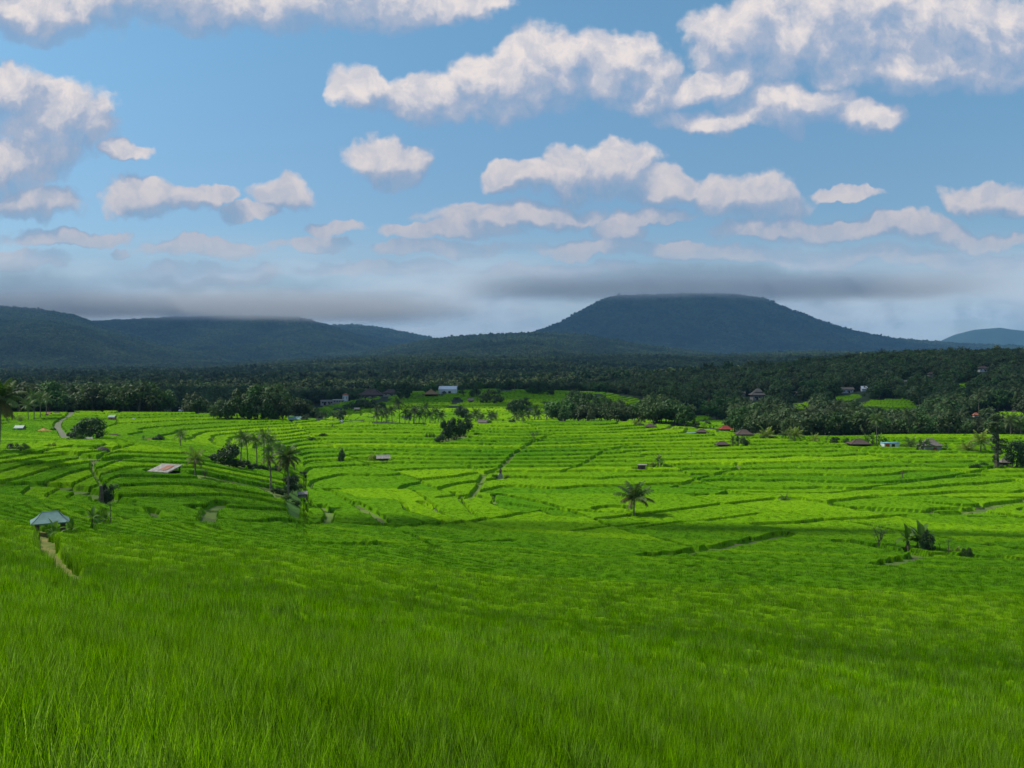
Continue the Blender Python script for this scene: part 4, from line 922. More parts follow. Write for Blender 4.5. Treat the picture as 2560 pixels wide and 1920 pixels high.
def reeds(s, wpx, hpx, label):
    k = s[1]/F; o = tag(empty('reed_clump', place_xy(s)), label, 'reeds'); mb = MB()
    for i in range(60):
        x = random.uniform(-.5, .5)*wpx*k; y = random.uniform(-.5, .5); h = hpx*k*random.uniform(.6, 1); a = random.uniform(-.3, .3); mb.quad((x-.05, y, 0), (x+.05, y, 0), (x+a*.5+.04, y, h*.6), (x+a*.5-.04, y, h*.6)); mb.tri((x+a*.5-.04, y, h*.6), (x+a*.5+.04, y, h*.6), (x+a, y, h))
    mb.obj('leaf', M_leafmid, o)
reeds(P_['reed'], 9, 8, 'clump of grey-green reeds left of the middle tree clump')
sapling(P_['sap'], 11, 12, 'thin spreading young tree on the upper middle terraces', 'young_tree', .5); sapling(P_['sap2'], 12, 5, 'bare leaning sapling on the lower middle fields', 'young_tree', .1, n=5)
# small shrine
s = P_['shrine']; k = s[1]/F; o = tag(empty('field_shrine', place_xy(s)), 'small stone field shrine among red and yellow shrubs in the middle of the fields', 'shrine')
mb = MB(); mb.box(0, 0, .5, 1.0, 1.0, 1.0); mb.box(0, 0, 1.15, .7, .7, .3); mb.obj('plinth', M_wall, o); mb = MB(); mb.box(0, 0, 1.55, .45, .45, .5); mb.obj('niche', M_wood, o)
mb = MB(); mb.tube([(0, 0, 1.8), (0, 0, 2.0), (0, 0, 2.5)], [.55, .4, .03], 4); mb.obj('roof', M_thatch, o)
for dx, m_, l_ in ((-1.3, 'mid', 'left'), (1.4, 'lime', 'right')):
    s2 = [s[0]+dx, s[1]-.3, 0, s[3]+dx, s[4]]; bush('shrub', s2, 6, 6, m_, 'small shrub on the %s side of the field shrine' % l_, G_SHRUB)
hut('field_hut', 'hut on posts with flat pale roof beside a lime shrub above the single palm', 'hut', P_['hutM'], 9, 6.4, 1.2, .9, 'flat', M_metal, M_wood, rz=.1, group=G_HUT)
bush('shrub', P_['limeM'], 6, 7, 'lime', 'bright lime shrub right of the flat-roofed hut on posts', G_SHRUB)
banana(P_['banM'], 14, 'dark banana plant right of the lime shrub and the flat-roofed hut', 10, m=M_palm); banana(P_['banM2'], 11, 'smaller banana plant to the right of the dark one by the flat-roofed hut', 8)
palm(P_['main'], 20, 21, 'lone coconut palm with dark trunk standing in the bright fields', 17, M_palm, M_palmb, 36, group=G_PALM, low=.0, rt=.13, lean=.01, w=.028, dr0=.72)
palm(P_['smallp'], 3, 8.5, 'very young grey-green palm at the edge of a field right of the lone palm', 10, detail=18, group=G_PALM, rt=.12, low=.1)
palm(P_['palm902'], 9, 3.2, 'small palm with brown crown on the right terraces', 10, M_palmb, detail=12, group=G_PALM, rt=.1)
papaya(P_['pap691'], 11, 'thin papaya tree on the terraces right of the middle', 3.6, n=7)
# right front group
sapling(P_['bareR'], 22, 15, 'nearly leafless spreading tree left of the front right banana plants', 'bare_tree', .3, n=14)
banana(P_['banR1'], 30, 'leaning banana plant at the left of the front right clump', 9); banana(P_['banR2'], 28, 'banana plant at the back of the front right clump', 9); banana(P_['banR3'], 33, 'tallest banana plant of the front right clump with dry leaves at its foot', 12)
tree('broadleaf_tree', P_['treeR'], 25, 13, 'dark', 'slender dark tree right of the front right banana clump', group=G_TREE)
papaya(P_['papR'], 17, 'small papaya tree between the slender dark tree and the yellow palm', 4); papaya(P_['papR2'], 12, 'thin dark sapling between the slender tree and the papaya tree', 3, n=5, m=M_leafdk)
palm(P_['yelR'], 3, 11, 'young yellow-green palm at the right of the front right group', 12, M_palmy, detail=22, group=G_PALM, rt=.13, low=.35)
bush('shrub', P_['shrR'], 14, 11, 'mid', 'leafy green shrub right of the young yellow-green palm', G_SHRUB)
# far edge of the valley, right half
palm(P_['yel636'], 1.5, 7, 'bright yellow-green palm without trunk at the far field edge', 14, M_palmy, detail=16, group=G_PALM, low=.2); bush('shrub', P_['bush640'], 6, 7, 'mid', 'green bush right of the bright yellow-green palm', G_SHRUB)
hut('field_hut', 'round low dark thatched hut right of the bright yellow-green palm', 'hut', P_['thatch650'], 12, 1.7, 2.6, .9, 'hip', M_thatch, M_wood, group=G_HUT, ridge=.2)
hut('field_hut', 'very low brown-roofed hut left of the yellow croton bush', 'hut', P_['hutlow669'], 8, 1, 1.4, .8, 'hip', M_thatchb, M_wood, group=G_HUT)
palm(P_['yel675'], 1, 5, 'low yellow palm beside the very low brown hut', 12, M_palmy, detail=12, group=G_PALM, low=.2); bush('shrub', P_['bush681'], 4, 6, 'mid', 'small bush right of the low yellow palm', G_SHRUB)
o = hut('field_hut', 'open hut with dark hipped roof and a pale lean-to roof on its left', 'hut', P_['hutE'], 12.5, 3.3, 2.7, .9, 'hip', M_thatch, M_wood, group=G_HUT, ridge=.25); box_roof_extra(o, P_['hutE'], -10, 10, 8, 2.9, M_green, 'lean_to_roof', -.05)
hut('field_hut', 'hut with red tiled hipped roof below the dark forest edge', 'hut', P_['red726'], 12.5, 2.4, 3.4, .9, 'hip', M_redtile, M_wall, group=G_HUT, ridge=.25)
hut('field_hut', 'hut with steep brown thatch roof and grey walls behind the banana thicket', 'hut', P_['thatch744'], 17, 3.8, 4.2, .9, 'hip', M_thatch, M_wall, False, group=G_HUT, ridge=.25, door=1, win=1)
hut('field_hut', 'low brown thatched hut half hidden by banana leaves left of the thicket', 'hut', P_['thatch722'], 13, 2.6, 3, .9, 'hip', M_thatch, M_wood, group=G_HUT)
banana(P_['banT1'], 12, 'dark banana plant at the right corner of the low brown thatched hut', 11, m=M_palm); banana(P_['banT2'], 12, 'dark banana plant in the middle of the thicket below the grey-walled hut', 11, m=M_palm); bush('shrub', P_['bushT3'], 11, 10, 'mid', 'rounded bush at the right of the banana thicket', G_SHRUB)
palm(P_['palm767'], 4, 11.5, 'full yellow-green palm ringed by low bushes at the far field edge', 19, M_palmy, M_palm, 20, group=G_PALM, low=-.1)
bush('shrub', P_['bush763'], 4.5, 6, 'dark', 'low dark bush at the left foot of the full yellow-green palm', G_SHRUB); bush('shrub', P_['bush771'], 4.5, 6, 'dark', 'low dark bush at the right foot of the full yellow-green palm', G_SHRUB)
palm(P_['palm786'], 6, 9, 'darker left one of the two side-by-side palms at the far field edge', 15, M_palm, detail=18, group=G_PALM, low=-.1); palm(P_['palm794'], 6.5, 11, 'brighter right one of the two side-by-side palms at the far field edge', 17, M_palmy, M_palm, 20, group=G_PALM, low=-.2)
palm(P_['palm815'], 3.5, 7.5, 'golden palm alone at the far field edge', 13, M_palmy, detail=16, group=G_PALM, low=-.1); palm(P_['palm827'], 6, 3, 'tiny thin palm right of the golden palm', 10, detail=10, group=G_PALM, rt=.08)
bush('shrub', P_['bush835'], 8, 9, 'dark', 'round dark bush right of the tiny thin palm', G_SHRUB); bush('shrub', P_['bush846'], 7, 6, 'mid', 'upright shrub left of the brown hut roof at the far field edge', G_SHRUB); bush('shrub', P_['bush851'], 5, 6, 'mid', 'low shrub touching the brown hut roof at the far field edge', G_SHRUB)
hut('field_hut', 'wide dark brown hipped roof on posts left of the tall thin palm', 'hut', P_['thatch859'], 21, 2.8, 4.4, .8, 'hip', M_thatch, M_wood, group=G_HUT, ridge=.25)
for k_, h_, l_ in (('ban867', 14, 'leftmost behind the wide brown roof'), ('ban873', 15, 'just left of the tall thin palm'), ('ban880', 14, 'just right of the tall thin palm'), ('ban885', 11, 'behind the blue-roofed shack')): banana(P_[k_], h_, 'tall banana plant '+l_, 8)
palm(P_['palm877'], 28, 9, 'tall thin palm rising above the banana plants at the far field edge', 17, detail=18, group=G_PALM, lean=-.02, rt=.12)
o = hut('shack', 'small shack with light blue roof and red and white walls', 'shack', P_['shack890'], 16.5, 4.4, .8, .7, 'flat', M_paint, M_white, False, over=.06); k = P_['shack890'][1]/F
mb = MB(); mb.box(-4.6*k, -5.45*k, 2.1*k, 4.2*k, .08, 4.1*k); mb.obj('red_panel', M_redpaint, o); mb = MB(); mb.box(1.2*k, -5.45*k, 2.4*k, 3.2*k, .08, 2.8*k); mb.obj('opening', M_dark, o)
palm(P_['palm911'], 5, 9.5, 'bushy palm between the blue-roofed shack and the grey thatched hut', 16, detail=18, group=G_PALM)
hut('field_hut', 'grey thatched hut overgrown by banana leaves right of the blue-roofed shack', 'hut', P_['thatch929'], 21, 5, 6, .8, 'hip', M_thatchg, M_wall, False, group=G_HUT, ridge=.3, door=1)
banana(P_['ban922'], 13, 'dark banana plant in front of the left side of the grey thatched hut', 10, m=M_palm); banana(P_['ban926'], 14, 'dark banana plant in front of the middle of the grey thatched hut', 10, m=M_palm); banana(P_['ban946'], 7, 'low spreading banana plant right of the grey thatched hut', 9)
s = P_['red934']; k = s[1]/F; o = tag(empty('red_cart', place_xy(s)), 'small red machine or cart parked in front of the grey thatched hut', 'cart'); mb = MB(); mb.box(0, 0, 2.2*k, 5.5*k, 3*k, 1.6*k); mb.box(1.2*k, 0, 3.6*k, 2.4*k, 2.4*k, 1.4*k, ry=.2); mb.obj('body', M_redpaint, o)
for sx in (-1, 1):
    mb = MB(); mb.tube([(sx*1.8*k, -1.7*k, .9*k), (sx*1.8*k, -1.3*k, .9*k)], .9*k, 12); mb.obj('wheel', M_dark, o)
palm(P_['palm965'], 3, 12, 'yellow-green young palm left of the taller one near the right edge', 14, M_palmy, detail=20, group=G_PALM, low=.3); palm(P_['palm981'], 12, 14, 'palm with yellow-green fronds left of the ivy-covered tree', 16, M_palmy, M_palm, 24, group=G_PALM, low=-.2, rt=.16)
# ivy-covered tall tree
s = P_['ivy997']; k = s[1]/F; o = tag(empty('ivy_tree', place_xy(s)), 'tall narrow tree covered in climbing leaves near the right edge', 'tree'); H = 54*k
mb = MB(); mb.tube([(0, 0, 0), (-.1, 0, H*.3), (.15, 0, H*.6), (-.3, 0, H*.95)], [.55, .45, .35, .12], 9); mb.obj('trunk', M_bark, o)
V = []; Fq = []; nb_ = 0
for (zz, rx, rz_) in ((.34, .9, 1.3), (.46, 1.1, 1.3), (.56, 1.3, 1.4), (.68, 1.2, 1.3), (.78, 1.5, 1.2), (.88, 1.6, 1.2), (.96, 1.0, 1.0), (.2, .6, 1.4)):
    v, f = leafcloud(6, 420, .13, int(zz*100)); v = v*np.array([rx*1.7, rx*1.7, rz_*1.2])+np.array([random.uniform(-.4, .4), 0, H*zz]); V.append(v); Fq.append(f+nb_); nb_ += len(v)
link('crown', mesh_np('crown', np.concatenate(V), np.concatenate(Fq), [M_leaf]), o)
tree('broadleaf_tree', P_['treeR1016'], 27, 25, 'dark', 'round dense dark tree beside a hut at the right edge of the fields', group=G_TREE, v=2)
hut('field_hut', 'small brown hut under the round dark tree at the right edge', 'hut', P_['hutR'], 12, 5, 3.6, .9, 'hip', M_thatchg, M_wood, group=G_HUT)
for k_, l_ in (('shrub990', 'just left of the ivy-covered tree foot'), ('shrub975', 'farther left of the ivy-covered tree'), ('shrub1003', 'right of the ivy-covered tree foot')): bush('shrub', P_[k_], 7, 9, 'mid', 'leafy weed bush '+l_, G_SHRUB)
palm(P_['palm1010'], 17, 11, 'silvery palm behind the ivy-covered tree at the right edge', 18, detail=18, group=G_PALM); palm(P_['palm1021'], 14, 10, 'palm cut by the right edge of the picture behind the fields', 16, detail=18, group=G_PALM)
# left of the hill
hut('field_hut', 'low pale metal roof at the field edge below the dark trees left of the hill', 'hut', P_['hut294'], 13, 1.2, 2.6, .8, 'gable', M_green, M_wood, rz=.25, group=G_HUT); bush('shrub', P_['bush305'], 7, 9, 'dark', 'dark bush right of the low pale roof at the field edge', G_SHRUB)
hut('field_hut', 'grey-roofed hut at the foot of the hill right of the middle tree clump', 'hut', P_['hut483'], 10, 2.6, 2.6, .8, 'gable', M_thatchg, M_wood, group=G_HUT); bush('shrub', P_['bush488'], 6, 7, 'mid', 'bush right of the grey-roofed hut at the foot of the hill', G_SHRUB)

# ------------------------------------------------------------------ the hill
BLD = []
def hs(px, py, lo=340, hi=600, r=9):
    s = spot(px, py, lo, hi); BLD.append((s[0], s[1], r)); return s
hut('warehouse', 'large white shed with pale roof on top of the central hill', 'building', hs(448, 393.2, 480, 560), 18, 4.6, 2.6, .9, 'gable', M_whiteroof, M_white, False, over=.03, door=1, ridge=.5)
hut('thatched_pavilion', 'pavilion with tan thatched pyramid roof left of the white shed', 'pavilion', hs(431, 397, 460, 540), 15.5, 3.3, 4.6, .9, 'pyramid', M_thatchb, M_dark)
hut('house', 'large house with broad brown tiled roof on the left of the hill', 'house', hs(371, 396, 470, 552), 26, 3, 5, .6, 'hip', M_browntile, M_wall, False, ridge=.34, door=2, win=4)
hut('house', 'long low brown-roofed house right of the largest brown roof', 'house', hs(391, 395.5, 470, 556), 17, 2.6, 3.4, .6, 'hip', M_browntile, M_wall, False, ridge=.34, door=1, win=3)
hut('house', 'pale concrete house with pillars at the left end of the hill village', 'house', hs(328, 397, 470, 556), 14, 4.4, 1.4, .6, 'flat', M_wall, M_wall, False, door=2, win=4, over=.05)
hut('house', 'low grey wall building between the pale house and the tower', 'house', hs(339, 397.5, 470, 556), 12, 3.2, 1, .5, 'flat', M_white, M_wall, False, win=4, over=.05)
hut('house', 'narrow two-storey pale tower house in the hill village', 'house', hs(345.5, 396.5, 480, 556), 6, 7, 1.5, .9, 'hip', M_terra, M_white, False, win=2)
hut('shed', 'small grey shed on the dark terraces of the hill', 'shed', hs(357, 411.5, 345, 500, 5), 6, 2.6, 1.6, .8, 'gable', M_metal, M_wood)
hut('shed', 'small grey-roofed shed on the upper right terraces of the hill', 'shed', hs(471, 402, 400, 550, 6), 6.5, 2, 2, .8, 'gable', M_thatchg, M_wood)
hut('shed', 'tiny white-roofed shed among the trees right of the hill', 'shed', hs(580.5, 399.5, 340, 560, 5), 4, 2.4, 1, .8, 'gable', M_whiteroof, M_white, False)
hut('house', 'small white roof at the forest edge beyond the left fields', 'house', hs(181.5, 412.5, 330, 700, 7), 5, 1.4, 1.4, .8, 'gable', M_whiteroof, M_white, False)
hut('house', 'grey roof among trees at the forest edge left of the small white roof', 'house', hs(167, 412.5, 330, 700, 7), 9, 1.5, 3, .8, 'gable', M_thatchg, M_wall, False)
# houses on the wooded slope
R_ = (330, 845)
hut('house', 'large house with grey tiered roof on the wooded slope', 'house', hs(758, 400, *R_, 14), 16, 4.5, 4.5, .9, 'hip', M_thatchg, M_wall, False, tiers=2, door=2, win=3)
hut('house', 'small house with steep terracotta roof on the wooded slope left of the tiered house', 'house', hs(709, 404.5, *R_, 9), 5, 2, 4, .9, 'pyramid', M_terra, M_terra, False)
hut('house', 'tiny grey house just left of the tiered house', 'house', hs(743, 397, *R_, 8), 4.5, 3.4, 2, .9, 'gable', M_metal, M_wall, False)
hut('house', 'long low pale house on the ledge right of the tiered house', 'house', hs(794, 395, *R_, 10), 15, 1.8, 1.1, .5, 'gable', M_thatchg, M_white, False, win=4)
hut('house', 'pale house with long grey roof and cars before it on the wooded slope', 'house', hs(847, 393, *R_, 12), 13, 3, 2, .5, 'gable', M_thatchg, M_white, False, door=1, win=3)
hut('house', 'small bright white-roofed house on the wooded slope', 'house', hs(864, 391.5, *R_, 9), 6.5, 2.4, 2.4, .8, 'gable', M_whiteroof, M_white, False)
hut('house', 'tiny pale-roofed house high on the slope left of centre', 'house', hs(905, 383.5, *R_, 8), 4, 1.6, 1.5, .8, 'gable', M_metal, M_wall, False)
hut('house', 'dark brown-roofed house high on the wooded slope', 'house', hs(932, 376, *R_, 10), 9, 2, 2, .6, 'hip', M_browntile, M_wall, False, win=2)
hut('house', 'brown-roofed house with white walls highest on the slope near the right edge', 'house', hs(983, 371.5, *R_, 12), 11, 3, 2.2, .6, 'hip', M_browntile, M_white, False, door=1, win=3)
hut('house', 'small red-roofed house low in the trees near the right edge', 'house', hs(976, 417, 280, 600, 8), 6, 2, 2.2, .8, 'hip', M_terra, M_wall, False)
hut('house', 'brown-red roof among palms at the right edge', 'house', hs(1015, 413, 280, 600, 8), 8, 2, 2.2, .8, 'hip', M_browntile, M_wall, False)
HT = [(306, 401, 15, 16, 'dark', 'big dark tree at the left end of the hill village'), (314, 400.5, 17, 15, 'dark', 'tall dark tree left of the pale concrete house'), (321, 400, 14, 12, 'dark', 'dark tree touching the pale concrete house'), (339, 394, 13, 12, 'dark', 'round dark tree above the hill village wall'), (405, 399, 18, 16, 'dark', 'tall dark tree between the long brown roof and the thatched pavilion'),
 (517, 414, 15, 14, 'dark', 'round dark tree on the right terraces of the hill'), (510, 411.5, 9, 8, 'dark', 'small dark tree left of the round one on the hill terraces'), (524.5, 413, 8, 7, 'dark', 'small dark tree right of the round one on the hill terraces'), (474, 397.5, 11, 11, 'forest', 'tree at the hilltop right of the white shed'), (490, 402, 13, 15, 'forest', 'dark tree below the hilltop right of the shed'), (497, 404, 10, 12, 'forest', 'lower tree on the slope right of the hilltop'), (483, 403, 10, 9, 'forest', 'ragged tree on the slope below the hilltop palms'),
 (533, 394, 8, 12, 'mid', 'rounded green tree at the left of the hilltop grove'), (541, 394, 9, 12, 'forest', 'tree in the middle of the hilltop grove'), (550, 395, 7, 9, 'dark', 'dark tree at the right of the hilltop grove'), (444, 394, 3, 5, 'dark', 'small dark bush in front of the white shed'), (462, 394, 5, 6, 'forest', 'small bush right of the white shed'),
 (566, 413, 18, 14, 'forest', 'tree at the left of the woods right of the hill'), (574, 415, 22, 17, 'forest', 'tall tree in the woods right of the hill'), (578, 403, 14, 18, 'mid', 'bright green rounded tree above the woods right of the hill'), (586, 415, 22, 17, 'forest', 'dense tree in the middle of the woods right of the hill'), (597, 416, 20, 15, 'dark', 'dark tree in the woods right of the hill'), (607, 418, 21, 15, 'forest', 'leafy tree near the right end of the woods below the hill'), (616, 420, 20, 14, 'forest', 'last large tree at the right end of the woods below the hill'), (624, 422, 11, 10, 'dark', 'low dark tree at the right tip of the woods below the hill'),
 (217, 421, 20, 15, 'forest', 'leftmost tree of the dark wood left of the hill'), (226, 421, 20, 15, 'dark', 'second tree of the dark wood left of the hill'), (237, 422, 24, 17, 'forest', 'third tree of the dark wood left of the hill'), (249, 422.5, 28, 20, 'dark', 'tallest left tree of the dark wood left of the hill'), (261, 422.5, 25, 18, 'dark', 'fifth tree of the dark wood left of the hill'), (272, 423, 29, 18, 'dark', 'tall round-headed tree in the dark wood left of the hill'), (283, 423, 22, 15, 'forest', 'right end tree of the dark wood left of the hill'), (275, 424, 7, 9, 'mid', 'light green low tree in front of the dark wood left of the hill'),
 (339, 412, 9, 12, 'forest', 'tree left of the shed row on the hill'), (349, 410, 9, 12, 'forest', 'leafy tree behind the small grey shed'), (362, 409, 10, 14, 'dark', 'dark tree in the row right of the small grey shed'), (371, 409, 10, 13, 'dark', 'second dark tree in the row right of the small grey shed'), (380, 410, 9, 12, 'forest', 'third tree in the row right of the small grey shed'), (307, 414, 12, 10, 'forest', 'tree on the dim terraces left of the shed row'), (314, 412, 10, 9, 'dark', 'smaller tree on the dim terraces left of the shed row'), (463, 419, 14, 14, 'dark', 'tree among the palms at the foot of the hill'), (548, 405, 4, 14, 'dark', 'low hedge-like tree on the upper right hill terraces')]
for a, b, h_, w_, kd, l_ in HT:
    lo, hi = (292, 420) if b > 411 else (345, 575)
    s = spot(a, b, lo, hi); BLD.append((s[0], s[1], w_*s[1]/F*.4)); tree('hill_tree', s, h_, w_, kd, l_, group='trees on and around the hill')
HP = [(377, 424, 8, 7), (381.5, 424, 10, 7), (386, 424, 10, 8), (392, 424, 13, 8), (399.5, 424, 20, 9), (405, 424, 12, 8), (409, 424, 8, 7), (413.5, 424, 14, 8), (419, 424, 10, 7), (423, 424, 13, 7), (425, 423, 17, 7), (430, 424, 9, 8), (435, 424, 12, 7), (441, 424, 8, 8), (470, 422, 6, 8), (476, 423, 9, 9), (481, 423, 5, 7), (490.5, 422, 6, 8), (494, 421, 5, 7),
      (516, 421, 7, 8), (522, 421.5, 6, 9), (528, 421, 7, 7), (534.5, 421, 12, 7), (538, 421, 7, 8), (546.5, 420.5, 11, 7), (550, 420, 6, 8), (639.6, 418, 7, 5), (646, 416, 9, 4), (478, 398, 10, 6), (514.6, 391.5, 8, 4), (538, 394, 9, 8), (499, 400, 8, 6), (463, 397, 4, 4), (590, 411, 16, 6), (603, 413, 14, 6), (360, 407, 10, 5), (345, 416, 6, 4), (318, 420, 7, 4), (325, 420, 5, 5), (333, 420, 5, 5)]
for i, (a, b, h_, f_) in enumerate(HP):
    lo, hi = (292, 420) if b > 411 else (345, 575); s = spot(a, b, lo, hi)
    wher = ('in the row at the left foot of the hill' if a < 450 and b > 420 else 'left of the middle hut at the foot of the hill' if a < 482 and b > 420 else 'right of the grey-roofed hut at the foot of the hill' if a < 500 and b > 419 else 'in the dusky group at the right foot of the hill' if a < 560 and b > 419 else 'on the hill slope or top')
    palm(s, h_, f_, 'small distant coconut palm '+wher, 13, M_palmd, detail=9, group='palms around the hill, '+wher, parts=False, w=.07, rt=.14)

# ------------------------------------------------------------------ the forest
NB = 160
dgrid = np.exp(np.linspace(math.log(60), math.log(19000), 900)); pgrid = np.linspace(-60, 1084, NB)
PG, DG = np.meshgrid(pgrid, dgrid, indexing='ij')
ZG = base_z(PG.ravel(), DG.ravel()).reshape(PG.shape)/DG
RUN = np.maximum.accumulate(ZG+np.where(DG > 300, 0, -0.004), axis=1)
def hidden(px, d, z, top):
    i = np.clip(((px+60)/1144*(NB-1)).round().astype(int), 0, NB-1); j = np.clip((np.log(d*0.985)-math.log(60))/(math.log(19000)-math.log(60))*899, 0, 899).astype(int)
    return (z+top)/d < RUN[i, j]-0.0012
def forest_points(d0, d1, kfun, pad=0):
    out = []; d = d0
    while d < d1:
        sp = kfun(d); x0, x1 = (-50-HX)/F*d, (1074-HX)/F*d; n = int((x1-x0)/sp); x = x0+(np.arange(n)+RNG.random(n))*sp; y = d+(RNG.random(n)-.5)*sp; out.append(np.stack([x, y], 1)); d += sp
    P = np.concatenate(out); return P[:, 0], P[:, 1]
x, y = forest_points(262, 860, lambda d: 6.2 if d < 600 else 7.4)
px = HX+F*x/y; z, mask, tint, fld, room, bank = land(x, y)
k = (~fld) & (y > np.interp(px, CR_PX, CR_D)+6)
# keep the ravine in front of the hill thin and the buildings free
k &= ~((px > 300) & (px < 560) & (y < 345) & (RNG.random(len(x)) > 0.01))
k &= ~((px > 270) & (px < 735) & in_hill(px, y-8)); k &= ~((px > 320) & (px < 640) & (y > 345) & (y < 575) & (RNG.random(len(x)) > .12))
ht = 6.5+4.5*RNG.random(len(x))+3*np.clip(fbm(x/40, y/40, 61, 3), -1, 1); ht = np.where(y < 300, ht*.75, ht)
VIEW = [(HX+F*b_[0]/b_[1], b_[1], b_[2]/b_[1]*F*.62+2, ground_at(b_[0], b_[1])-.9) for b_ in BLD[:31]]+[(a, b, c*.8, float(base_z(np.array([a*1.0]), np.array([b-6.0]))[0])-1.0) for a, b, c, e in POCKETS]
for vp, vd, vr, vz in VIEW:
    near_ = (y < vd) & (np.abs(px-vp) < vr*(1+.15*RNG.standard_normal(len(x)))); cap = vz/vd*y-z; ht = np.where(near_, np.minimum(ht, cap), ht)
k &= ht > 1.5
for bx_, by_, r in BLD: k &= ~((np.abs(x-bx_) < r*.8) & (y > by_-r*2.6) & (y < by_+r*.5))
for a, b, c, e in POCKETS: k &= ~((np.abs(px-a) < c) & (y < b) & (y > b-26))
ht = np.where((px > 280) & (px < 640), ht*.72, ht)
k &= ~hidden(px, y, z, ht); x, y, z, ht, px = x[k], y[k], z[k], ht[k], px[k]
ispalm = RNG.random(len(x)) < np.where(y < 420, np.where(px < 300, .14, .24), .12)*np.where(px < 120, 1.0, 1.0)
print('forest', len(x))
# prototypes: broadleaf trees one metre high, and palms one metre high
def fpalm(seed):
    random.seed(seed); mb = MB(); mb.tube([(0, 0, 0), (.01, 0, .4), (.03, .01, .72)], [.018, .013, .012], 5); tm = mb
    cb = MB()
    for i in range(13): frond(cb, (.03, .01, .72), i*2.4, .34, 1.3-1.9*i/12, 1.3, 8, w=.085)
    return cb.mesh('crown', M_palmd), tm.mesh('trunk', M_trunk)
FT = [tree_proto('forest', v) for v in range(6)]; FP = [fpalm(s_) for s_ in (3, 4, 5)]
def joined(name, pair):
    a, b = pair; va = np.array([v.co for v in a.vertices]); vb = np.array([v.co for v in b.vertices])
    me = bpy.data.meshes.new(name); fa = [tuple(p.vertices) for p in a.polygons]; fb = [tuple(i+len(va) for i in p.vertices) for p in b.polygons]
    me.from_pydata(np.concatenate([va, vb]).tolist(), [], fa+fb); me.materials.append(a.materials[0]); me.materials.append(b.materials[0])
    me.polygons.foreach_set('material_index', [0]*len(fa)+[1]*len(fb)); me.update(); return me
TREES_J = [joined('forest_tree', p) for p in FT]; PALMS_J = [joined('forest_palm', p) for p in FP]
size = ht/y; size = np.where(hidden(px, y, z, ht*.4), size*.3, size)
wd = ht*(0.75+0.5*RNG.random(len(x)))
def individuals(sel, n, proto, name, cat, what):
    idx = np.where(sel)[0]; idx = idx[np.argsort(-size[idx])][:n]
    for q, i in enumerate(idx):
        o = empty(name, (x[i], y[i], z[i]-.2), random.random()*6.28); cm, tm = proto[q % len(proto)]; w = wd[i] if cat == 'tree' else ht[i]*1.1; o.scale = (w, w, ht[i]*(1 if cat == 'tree' else 1.25))
        wh = ('behind the upper left fields' if px[i] < 300 else 'between the left fields and the hill' if px[i] < 640 and y[i] < 520 else 'behind the central hill' if px[i] < 640 else 'below the wooded slope right of the hill' if px[i] < 820 else 'on the lower wooded slope at the right')
        tag(o, what+' at the forest edge '+wh, cat, what+'s at the forest edge '+wh); link('crown', cm, o); link('trunk', tm, o)
    r = np.ones(len(x), bool); r[idx] = False; return r & sel
rest_t = individuals(~ispalm, 230, FT, 'forest_tree', 'tree', 'dark broadleaf tree'); rest_p = individuals(ispalm, 110, FP, 'forest_palm', 'palm tree', 'dusky coconut palm')
def sc3(w, h): return np.stack([w, w, h], 1)
n = rest_t.sum(); scatter('forest_trees', TREES_J, np.stack([x, y, z-.2], 1)[rest_t], RNG.random(n)*6.28, sc3(wd[rest_t], ht[rest_t]), RNG.integers(0, 6, n), label='dense dark wood covering the slopes behind the fields', cat='forest')
n = rest_p.sum(); scatter('forest_palms', PALMS_J, np.stack([x, y, z-.2], 1)[rest_p], RNG.random(n)*6.28, sc3(ht[rest_p]*1.1, ht[rest_p]*1.25), RNG.integers(0, 3, n), label='palms scattered through the dense dark wood', cat='palms')
# far forest: crowns in clumps out to the mountains
M_far = mat('far_forest', (0.018, 0.042, 0.015), (0.085, 0.125, 0.036), 0, 0.004, 0.9, 0.1, objrand=0.38, hue=0.02)  # broad lighter patches in the colour stand in for sunlit forest
FARC = []
for s_ in range(5):
    v, f = leafcloud(9, 150, .20, 300+s_, squash=.8); FARC.append(mesh_np('far_crown', v*np.array([.62, .62, .6])+np.array([0, 0, .35]), f, [M_far]))
x, y = forest_points(850, 9400, lambda d: max(8.0, d*.0028))
px = HX+F*x/y; z = base_z(px, y); sp = np.maximum(8.5, y*.0028); ht = sp*(.8+.6*RNG.random(len(x))); ht = np.where(RNG.random(len(x)) < .06, ht*1.5, ht)
k = ~hidden(px, y, z, ht); x, y, z, ht, sp = x[k], y[k], z[k], ht[k], sp[k]; n = len(x); print('far', n)
scatter('far_forest', FARC, np.stack([x, y, z], 1), RNG.random(n)*6.28, sc3(sp*1.5, ht), RNG.integers(0, 5, n), label='distant forest covering the plain and the cloud-capped mountains', cat='forest')

